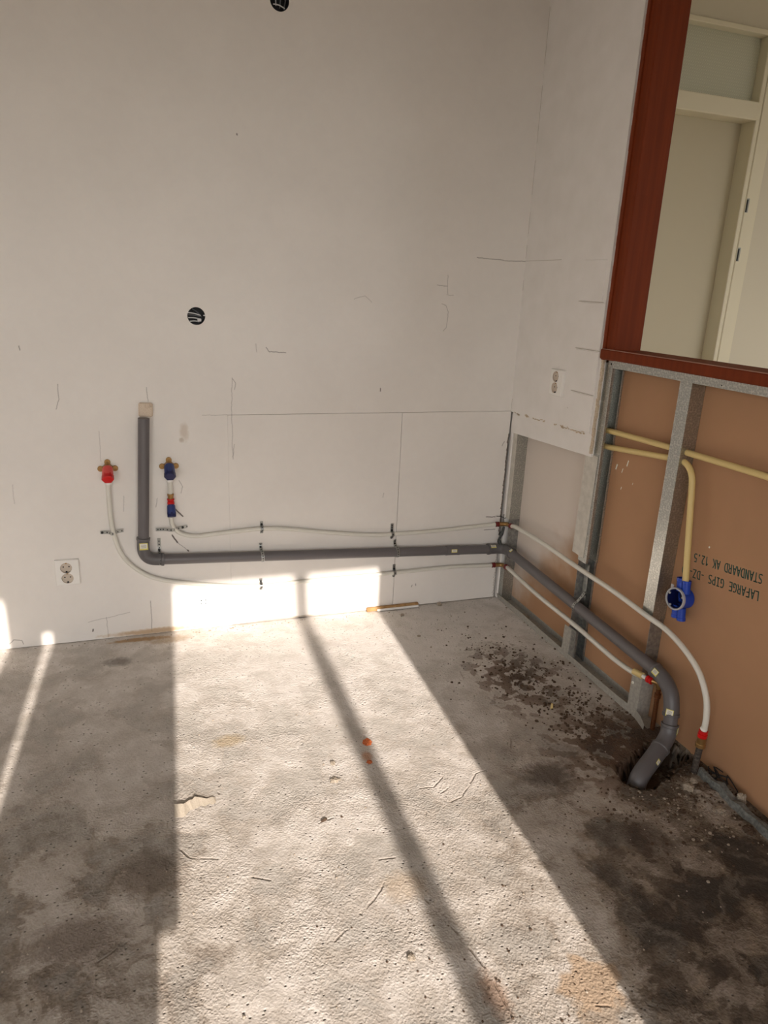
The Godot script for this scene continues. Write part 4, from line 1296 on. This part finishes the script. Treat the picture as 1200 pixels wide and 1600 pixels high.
	single("copper_pipe", b, M.copper, "short brown copper pipe rising from the floor beside the lower stud end", "pipe")
	o = thing("end_fitting", "red and brass coupling under the white tube arc at the far right", "fitting", Vector3(0.0, 0.12, 1.278))
	b = Mb.new()
	b.lathe(Vector3(0, 0.036, 0.0), Vector3(0, -1, -0.03).normalized(), [[0.0, 0.0], [0.0095, 0.0], [0.0105, 0.004], [0.0095, 0.006]], 18)
	part("clip_ring", b, M.white_plastic, o)
	b = Mb.new()
	b.lathe(Vector3(0, 0.028, 0.0), Vector3(0, -1, -0.03).normalized(), [[0.009, 0.0], [0.0125, 0.001], [0.0125, 0.008], [0.0105, 0.010], [0.0135, 0.012], [0.0135, 0.022], [0.010, 0.024]], 18)
	part("collar", b, M.red, o)
	b = Mb.new()
	b.lathe(Vector3(0, 0.006, 0.0), Vector3(0, -1, -0.03).normalized(), [[0.010, 0.0], [0.013, 0.002], [0.013, 0.020], [0.0145, 0.022], [0.0145, 0.032], [0.010, 0.034]], 12)
	part("body", b, M.brass, o)
	b = Mb.new()
	b.tube([Vector3(0.0, 0.092, 1.2765), Vector3(0.0, -0.03, 1.272)], 0.0095, 14)
	single("iron_pipe", b, M.iron, "dark paint flecked pipe stub rising from the floor at the far right", "pipe")
	# dark lump of sealant hanging in the corner gap
	b = Mb.new()
	b.tube(smooth_path([Vector3(0.006, 0.345, 0.020), Vector3(0.000, 0.325, 0.024), Vector3(-0.006, 0.312, 0.024), Vector3(-0.006, 0.300, 0.022), Vector3(-0.012, 0.288, 0.022), Vector3(-0.012, 0.272, 0.030), Vector3(-0.006, 0.262, 0.040)], 4), [0.004, 0.005, 0.006, 0.006, 0.006, 0.007, 0.008, 0.009, 0.009, 0.0085, 0.0075, 0.006, 0.004, 0.005, 0.006, 0.005, 0.006, 0.007, 0.008, 0.008, 0.008, 0.007, 0.006, 0.005, 0.004], 10)
	single("sealant_lump", b, M.foam, "dark lumpy strip of old sealant in the corner above the drain", "sealant")
	b = Mb.new()
	b.tube(smooth_path([Vector3(-0.030, 0.392, 0.010), Vector3(-0.005, 0.388, 0.016), Vector3(0.012, 0.381, 0.014), Vector3(0.014, 0.400, 0.020)], 4), 0.0014, 6)
	b.tube(smooth_path([Vector3(0.004, 0.40, 0.014), Vector3(0.006, 0.375, 0.012), Vector3(0.010, 0.358, 0.012)], 4), 0.0014, 6)
	single("wire_offcut", b, M.dark_metal, "thin dark bent wire sticking out above the upper corner fitting", "wire")

# ------------------------------------------------------------------ electrics
func build_conduits() -> void:
	b_conduit("conduit", "straight yellow conduit crossing the brown bays towards the right picture edge", [Vector3(0.045, 0.880, 0.575), Vector3(0.042, 0.8835, 0.62), Vector3(0.040, 0.8925, 0.92), Vector3(0.036, 0.894, 1.02), Vector3(0.034, 0.897, 1.29), Vector3(0.034, 0.899, 1.75)])
	b_conduit("conduit", "yellow conduit bending down behind the stud into the blue box", [Vector3(0.046, 0.825, 0.575), Vector3(0.043, 0.8285, 0.62), Vector3(0.038, 0.857, 0.88), Vector3(0.034, 0.866, 0.965), Vector3(0.031, 0.860, 1.005), Vector3(0.030, 0.835, 1.030), Vector3(0.030, 0.795, 1.0395), Vector3(0.030, 0.73, 1.049), Vector3(0.031, 0.62, 1.064), Vector3(0.032, 0.523, 1.077)])

func b_conduit(called: String, label: String, p: Array) -> void:
	tube_thing(called, label, p, 0.0094, M.conduit, "yellow electrical conduits")

func build_junction_box() -> void:
	var o := thing("junction_box", "round blue plastic junction box open to the room under the yellow conduit", "junction box", Vector3(0.040, 0.462, 1.066))
	var ax := Vector3(-1, 0.10, 0.12).normalized()
	var f := Mb.new().frame_of(ax)
	var b := Mb.new()
	b.lathe(Vector3.ZERO, ax, [[0.0, -0.021], [0.028, -0.021], [0.031, -0.018], [0.032, 0.028]], 32)
	part("body", b, M.blue, o)
	# inside
	b = Mb.new()
	for k in 32:
		var t0 := TAU * k / 32
		var t1 := TAU * (k + 1) / 32
		var w0 := f.x * cos(t0) + f.y * sin(t0)
		var w1 := f.x * cos(t1) + f.y * sin(t1)
		b.tri(w0 * 0.0295 + ax * -0.016, w1 * 0.0295 + ax * -0.016, w1 * 0.0295 + ax * 0.0285, -w0, -w1, -w1)
		b.tri(w0 * 0.0295 + ax * -0.016, w1 * 0.0295 + ax * 0.0285, w0 * 0.0295 + ax * 0.0285, -w0, -w1, -w0)
		b.tri(ax * -0.016, w0 * 0.0295 + ax * -0.016, w1 * 0.0295 + ax * -0.016, ax, ax, ax)
	part("inside", b, M.blue_dark, o)
	b = Mb.new()
	b.lathe(Vector3.ZERO, ax, [[0.0318, 0.022], [0.0345, 0.024], [0.0345, 0.030], [0.0335, 0.0315], [0.0300, 0.0315], [0.0292, 0.028]], 32)
	part("rim", b, M.grey_rim, o)
	for s in [[0.50, 1], [2.75, 1], [4.2, 1]]:
		b = Mb.new()
		b.box((f.x * cos(s[0]) + f.y * sin(s[0])) * 0.0265 + ax * 0.027, Vector3(0.006, 0.006, 0.005), 0.001, f)
		part("screw_lug", b, M.grey_rim, o)
	b = Mb.new()
	b.box(Vector3(-0.028, 0.036, -0.016), Vector3(0.004, 0.012, 0.010), 0.001)
	part("lid_tab", b, M.grey_rim, o)
	for q in [[-0.012, 1], [0.012, 1], [-0.012, -1], [0.012, -1]]:
		b = Mb.new()
		var base := Vector3(-0.006, q[1] * 0.024, q[0] + (0.007 if q[1] > 0 else 0.002) )
		b.lathe(base, Vector3(0.0, q[1], -0.12 * q[1]).normalized(), [[0.0118, 0.0], [0.0118, 0.030], [0.0128, 0.031], [0.0128, 0.040], [0.0100, 0.040], [0.0100, 0.020], [0.0, 0.020]], 20)
		part("spout", b, M.blue, o)
	b = Mb.new()
	b.tube(smooth_path([f.x * 0.012 - f.y * 0.012, f.x * 0.002 + ax * 0.012, f.y * 0.014 - f.x * 0.01 + ax * 0.004], 5), 0.0016, 8)
	b.tube(smooth_path([f.x * 0.018 + f.y * 0.004, f.x * 0.006 + ax * 0.016, -f.y * 0.010 + ax * 0.006], 5), 0.0016, 8)
	part("wire", b, M.blue, o)

# outlet lying in its own plane: x right, y up, z out of the wall
func outlet(label: String, at: Vector3, bs: Basis, hw: float, hh: float, cells: Array, four := false) -> void:
	var o := thing("wall_outlet", label, "outlet", at, "white wall outlets")
	o.basis = bs
	var d := 0.011
	var b := Mb.new()
	var e := 0.0025
	var n := cells.size()
	var ch: float = (hh - e) * 2.0 / n
	var cup := Mb.new()
	for k in n:
		var cy: float = (hh - e) - ch * (k + 0.5)
		var c: Vector2 = cells[k]
		b.holed(Vector3(0, cy, d), Basis.IDENTITY, hw - e, ch * 0.5, 0.0198, Vector2(c.x, c.y - cy))
		for s in 28:
			var t0 := TAU * s / 28
			var t1 := TAU * (s + 1) / 28
			var a := Vector3(cos(t0), sin(t0), 0)
			var g := Vector3(cos(t1), sin(t1), 0)
			var m := Vector3(c.x, c.y, 0)
			cup.tri(m + a * 0.0198 + Vector3(0, 0, 0.004), m + g * 0.0198 + Vector3(0, 0, 0.004), m + g * 0.0198 + Vector3(0, 0, d), -a, -g, -g)
			cup.tri(m + a * 0.0198 + Vector3(0, 0, 0.004), m + g * 0.0198 + Vector3(0, 0, d), m + a * 0.0198 + Vector3(0, 0, d), -a, -g, -a)
	var g4 := [Vector3(-hw + e, -hh + e, d), Vector3(hw - e, -hh + e, d), Vector3(hw - e, hh - e, d), Vector3(-hw + e, hh - e, d)]
	var o4 := [Vector3(-hw, -hh, d - e), Vector3(hw, -hh, d - e), Vector3(hw, hh, d - e), Vector3(-hw, hh, d - e)]
	var nn := [Vector3.DOWN, Vector3.RIGHT, Vector3.UP, Vector3.LEFT]
	for k in 4:
		var l := (k + 1) % 4
		b.quad(g4[k], g4[l], o4[l], o4[k], (nn[k] + Vector3.BACK).normalized())
		b.quad(o4[k], o4[l], Vector3(o4[l].x, o4[l].y, 0), Vector3(o4[k].x, o4[k].y, 0), nn[k])
	part("cover_plate", b, M.white_plastic, o)
	part("socket_wall", cup, M.socket if not four else M.white_plastic, o)
	for c in cells:
		var s := Mb.new()
		s.lathe(Vector3(c.x, c.y, 0.004), Vector3.BACK, [[0.0, 0.0], [0.0198, 0.0]], 28)
		var so := part("socket_insert", s, M.socket if not four else M.white_plastic, o)
		var holes := [[-0.0095, 0.002, 0.0026], [0.0095, 0.002, 0.0026]]
		if four:
			holes = [[-0.008, 0.008, 0.0025], [0.009, 0.008, 0.0025], [0.009, -0.005, 0.0025], [-0.008, -0.006, 0.0022]]
		for hq in holes:
			var hb := Mb.new()
			hb.lathe(Vector3(c.x + hq[0], c.y + hq[1], 0.0042), Vector3.BACK, [[0.0, 0.0], [hq[2], 0.0]], 12)
			part("contact_hole", hb, M.black, so)
		if not four:
			for q in [1.0, -1.0]:
				part("earth_clip", bx(Vector3(c.x, c.y + q * 0.0165, 0.006), Vector3(0.006, 0.005, 0.004), 0.001), M.brass if q > 0 else M.dark_metal, so)

func build_outlets() -> void:
	outlet("white double wall outlet at the lower left of the back wall", Vector3(-1.7535, 0.285, 0.0), Basis.from_euler(Vector3(0, 0, 0.0)), 0.0405, 0.0485, [Vector2(-0.003, 0.018), Vector2(-0.001, -0.0225)])
	outlet("white outlet with one round four-hole socket low on the wall in the sun patch", Vector3(-1.279, 0.108, 0.0), Basis.IDENTITY, 0.040, 0.046, [Vector2(0.0, 0.006)], true)
	outlet("white double wall outlet on the right wall beside the wooden post", Vector3(-0.003, 1.010, 0.331), Basis(Vector3(0, 0, 1), Vector3.UP, Vector3.LEFT), 0.0405, 0.0475, [Vector2(-0.006, 0.0215), Vector2(-0.006, -0.0195)])

# ------------------------------------------------------------------ debris
func rock(sd: int, s: Vector3, lod := 3) -> Mb:
	var r := RandomNumberGenerator.new()
	r.seed = sd
	var nz := FastNoiseLite.new()
	nz.seed = sd
	nz.frequency = 0.9
	var fs := []
	for a in [1.0, -1.0]:
		for c in [1.0, -1.0]:
			for d in [1.0, -1.0]:
				fs.append([Vector3(a, 0, 0), Vector3(0, c, 0), Vector3(0, 0, d)])
	for k in lod:
		var nf := []
		for f in fs:
			var x: Vector3 = (f[0] + f[1]).normalized()
			var y: Vector3 = (f[1] + f[2]).normalized()
			var z: Vector3 = (f[2] + f[0]).normalized()
			nf.append_array([[f[0], x, z], [x, f[1], y], [z, y, f[2]], [x, y, z]])
		fs = nf
	var b := Mb.new()
	for f in fs:
		var q := []
		for p in f:
			var k: float = 1.0 + 0.55 * nz.get_noise_3d(p.x, p.y, p.z) + 0.25 * nz.get_noise_3d(p.x * 3.0, p.y * 3.0, p.z * 3.0)
			q.append(p * k * s * 0.5)
		b.flat(q[0], q[1], q[2], f[0] + f[1] + f[2])
	return b

func fragment(called: String, label: String, cat: String, x: float, z: float, s: Vector3, sd: int, m: Material, grp := "loose bits of rubble on the floor") -> void:
	var o := single(called, rock(sd, s), m, label, cat, grp)
	o.position = Vector3(x, ground(x, z) + s.y * 0.28, z)
	o.rotation.y = sd * 1.7

func crumbs(called: String, label: String, m: Material, zones: Array, sd: int) -> void:
	var r := RandomNumberGenerator.new()
	r.seed = sd
	var xf := []
	for q in zones:
		for k in q[4]:
			var x: float = q[0] + r.randfn() * q[2]
			var z: float = q[1] + r.randfn() * q[3]
			if z < 0.012 or z > 2.05 or x < -2.1 or x > 0.055:
				continue
			var s: float = (0.0016 + 0.0028 * pow(r.randf(), 3.0)) * q[5]
			var bs := Basis.from_euler(Vector3(r.randf() * 0.6, r.randf() * TAU, r.randf() * 0.6)).scaled(Vector3(s, s * 0.7, s))
			xf.append(Transform3D(bs, Vector3(x, ground(x, z) + s * 0.2, z)))
	var mm := MultiMesh.new()
	mm.transform_format = MultiMesh.TRANSFORM_3D
	mm.mesh = rock(sd, Vector3.ONE * 2.0, 1).mesh()
	mm.instance_count = xf.size()
	for i in xf.size():
		mm.set_instance_transform(i, xf[i])
	var o := MultiMeshInstance3D.new()
	o.name = called
	o.multimesh = mm
	o.material_override = m
	add_child(o)
	tag(o, label, "debris", "", "stuff")

func build_debris() -> void:
	fragment("brick_fragment", "small orange brick fragment in the sun beside the thin shadow", "rubble", -0.880, 0.882, Vector3(0.026, 0.016, 0.026), 3, M.brick_mat)
	fragment("brick_fragment", "smaller reddish brick crumb just below the orange fragment", "rubble", -0.901, 0.972, Vector3(0.014, 0.008, 0.016), 4, M.brick_mat)
	fragment("plaster_fragment", "pale grey plaster lump on the floor near the back wall corner", "rubble", -0.276, 0.020, Vector3(0.022, 0.018, 0.018), 5, M.rubble)
	fragment("plaster_fragment", "beige lump on the floor near the wooden shim", "rubble", -0.47, 0.075, Vector3(0.016, 0.010, 0.014), 6, M.rubble)
	fragment("stone_fragment", "dark brown lump at the lower right edge by the mortar track", "rubble", -0.030, 1.510, Vector3(0.030, 0.022, 0.034), 7, M.rubble_dark)
	fragment("stone_fragment", "pale stone leaning on the mortar caked track at the right", "rubble", 0.034, 1.415, Vector3(0.020, 0.040, 0.026), 8, M.rubble)
	fragment("stone_fragment", "beige stone in the spoil in front of the drain hole", "rubble", -0.070, 1.330, Vector3(0.028, 0.020, 0.030), 9, M.rubble)
	fragment("stone_fragment", "small stone right of the spoil in front of the drain hole", "rubble", -0.040, 1.315, Vector3(0.018, 0.014, 0.018), 10, M.rubble)
	fragment("stone_fragment", "flat pale stone beside the mortar track right of the hole", "rubble", -0.045, 1.425, Vector3(0.026, 0.012, 0.022), 11, M.rubble)
	fragment("stone_fragment", "brown lump in the shade between the trowel streaks at the right", "rubble", -0.150, 1.400, Vector3(0.016, 0.010, 0.020), 12, M.rubble_dark)
	fragment("plaster_fragment", "white plaster crumb in the floor track behind its front flange", "rubble", 0.038, 0.222, Vector3(0.022, 0.018, 0.05), 13, M.rubble)
	fragment("stone_fragment", "dark dirt lump in the gap behind the mortar track", "rubble", 0.036, 1.34, Vector3(0.026, 0.016, 0.05), 14, M.rubble_dark)
	fragment("plaster_flake", "white plaster flake in the sun left of the thin shadow", "rubble", -1.004, 0.947, Vector3(0.022, 0.007, 0.014), 23, M.rubble, "thin plaster flakes on the sunlit floor")
	fragment("plaster_flake", "rounded white plaster flake just below the other one in the sun", "rubble", -1.019, 1.024, Vector3(0.026, 0.009, 0.018), 24, M.rubble, "thin plaster flakes on the sunlit floor")
	fragment("plaster_flake", "pale flake near the bottom of the picture left of the thin shadow", "rubble", -1.010, 1.600, Vector3(0.016, 0.007, 0.016), 25, M.rubble, "thin plaster flakes on the sunlit floor")
	fragment("stone_fragment", "tiny dark chip lying in the middle of the sunlit floor", "rubble", -1.085, 1.165, Vector3(0.016, 0.007, 0.008), 26, M.rubble_dark)
	fragment("plaster_flake", "small pale flake in the shade near the sun patch edge and the back wall", "rubble", -0.470, 0.270, Vector3(0.014, 0.007, 0.014), 27, M.rubble)
	var b := Mb.new()
	b.lathe(Vector3.ZERO, Vector3.UP, [[0.0, 0.020], [0.0038, 0.019], [0.0045, 0.0], [0.0, 0.0]], 12)
	var st := single("plastic_plug", b, M.conduit, "tiny yellow plug standing on the brown soil in front of the studs", "plug")
	st.position = Vector3(-0.226, ground(-0.226, 0.863), 0.863)
	# torn wire scraps behind the iron pipe
	b = Mb.new()
	var r2 := RandomNumberGenerator.new()
	r2.seed = 88
	for k in 9:
		var a := Vector3(0.040 + r2.randf_range(-0.012, 0.016), 0.006, 1.300 + r2.randf_range(-0.01, 0.05))
		b.tube(smooth_path([a, a + Vector3(r2.randf_range(-0.02, 0.01), 0.018, r2.randf_range(-0.03, 0.03)), a + Vector3(r2.randf_range(-0.02, 0.01), 0.006 + r2.randf() * 0.03, r2.randf_range(-0.05, 0.05))], 3), 0.0016, 6)
	single("wire_scrap", b, M.dark_metal, "tangle of thin dark wire scraps behind the pipe stub at the right", "wire")
	# wooden shim at the foot of the back wall
	var o := thing("wooden_shim", "thin weathered wooden batten lying along the foot of the back wall", "batten", Vector3(-0.49, 0.0, 0.014))
	part("batten", bx(Vector3(0, 0.010, -0.004), Vector3(0.235, 0.018, 0.012), 0.002, Basis.from_euler(Vector3(0, 0.012, 0))), M.pale_wood, o)
	part("plaster_smear", bx(Vector3(0.022, 0.006, 0.0045), Vector3(0.19, 0.010, 0.006), 0.002), M.plaster, o, "pale plaster smeared along the batten")
	crumbs("soil_crumbs", "brown soil crumbs scattered on the floor before the metal studs", M.rubble_dark, [[-0.2, 0.62, 0.10, 0.16, 420, 1.3], [-0.14, 0.95, 0.08, 0.12, 380, 1.5], [-0.16, 1.35, 0.12, 0.10, 260, 1.3], [-0.02, 1.25, 0.05, 0.10, 200, 1.4], [-0.75, 1.75, 0.2, 0.2, 130, 0.8], [0.03, 1.42, 0.012, 0.16, 160, 1.4], [0.035, 0.7, 0.012, 0.3, 160, 1.2]], 101)
	crumbs("plaster_crumbs", "pale plaster crumbs scattered over the dusty floor", M.rubble, [[-0.9, 1.3, 0.5, 0.5, 260, 0.75], [-0.3, 0.25, 0.25, 0.2, 120, 0.9], [-0.9, 0.02, 0.5, 0.012, 130, 0.9], [0.035, 0.3, 0.012, 0.16, 120, 1.3], [-0.1, 1.38, 0.12, 0.10, 160, 1.3], [-1.6, 1.3, 0.25, 0.35, 150, 0.8]], 102)

func bay_material() -> void:
	# back of the first sheet: white paint that gives way to bare brown paper low down on the right
	var s := 512
	var nz := noise_img(s, s, 91, 0.012, 4).get_data()
	var im := Image.create(s, s, false, Image.FORMAT_RGB8)
	for y in s:
		for x in s:
			# triplanar on the x plane: texture runs over z (0..1 m) and y (0..1 m)
			var z := 1.0 - x / float(s)
			var up := 1.0 - y / float(s)
			var k := smoothstep(0.22, 0.62, (z - 0.05) * 0.95 + (0.42 - up) * 1.15 + (nz[y * s + x] / 255.0 - 0.5) * 0.18)
			if up > 0.45:
				k *= smoothstep(0.60, 0.45, up)
			im.set_pixel(x, y, Color(0.845, 0.80, 0.76).lerp(Color(0.68, 0.52, 0.385), k))
	M.bay = mat(Color.WHITE, 0.75)
	M.bay.albedo_texture = tex(im)
	M.bay.uv1_triplanar = true
	M.bay.uv1_world_triplanar = true
	M.bay.uv1_scale = Vector3.ONE

func _ready() -> void:
	# camera
	var cam := Camera3D.new()
	cam.name = "camera"
	cam.fov = rad_to_deg(2.0 * atan(800.0 / 1111.87))
	cam.near = 0.02
	cam.basis = Basis.from_euler(Vector3(-0.303724, -0.341123, 0.044867))
	cam.position = Vector3(-1.47913, 1.31321, 2.62963)
	add_child(cam)
	cam.current = true
	# sky, exposure
	var we := WorldEnvironment.new()
	we.name = "environment"
	var env := Environment.new()
	var sky := Sky.new()
	var ps := ProceduralSkyMaterial.new()
	ps.sky_top_color = Color(0.67, 0.68, 0.71)
	ps.sky_horizon_color = Color(0.88, 0.865, 0.835)
	ps.ground_bottom_color = Color(0.22, 0.21, 0.19)
	ps.ground_horizon_color = Color(0.36, 0.35, 0.33)
	ps.sun_angle_max = 1.0
	ps.energy_multiplier = 7.4
	sky.sky_material = ps
	env.background_mode = Environment.BG_SKY
	env.sky = sky
	env.tonemap_mode = Environment.TONE_MAPPER_LINEAR
	env.tonemap_exposure = 1.0
	env.sdfgi_enabled = true
	env.ssao_enabled = true
	env.ssil_enabled = true
	we.environment = env
	add_child(we)
	# low sun shining in from behind the camera
	var sun := DirectionalLight3D.new()
	sun.name = "sun"
	sun.light_color = Color(1.0, 0.95, 0.905)
	sun.light_energy = 2.5
	sun.light_angular_distance = 0.55
	sun.shadow_enabled = true
	sun.basis = Basis.looking_at(Vector3(0.04, -0.42, -1.0).normalized(), Vector3.UP)
	add_child(sun)

	rng.seed = 7
	make_materials()
	bay_material()
	build_floor()
	build_shell()
	build_back_wall()
	build_partition()
	build_hatch()
	build_door()
	build_studs()
	build_drain()
	build_clips()
	build_water()
	build_conduits()
	build_junction_box()
	build_outlets()
	build_debris()
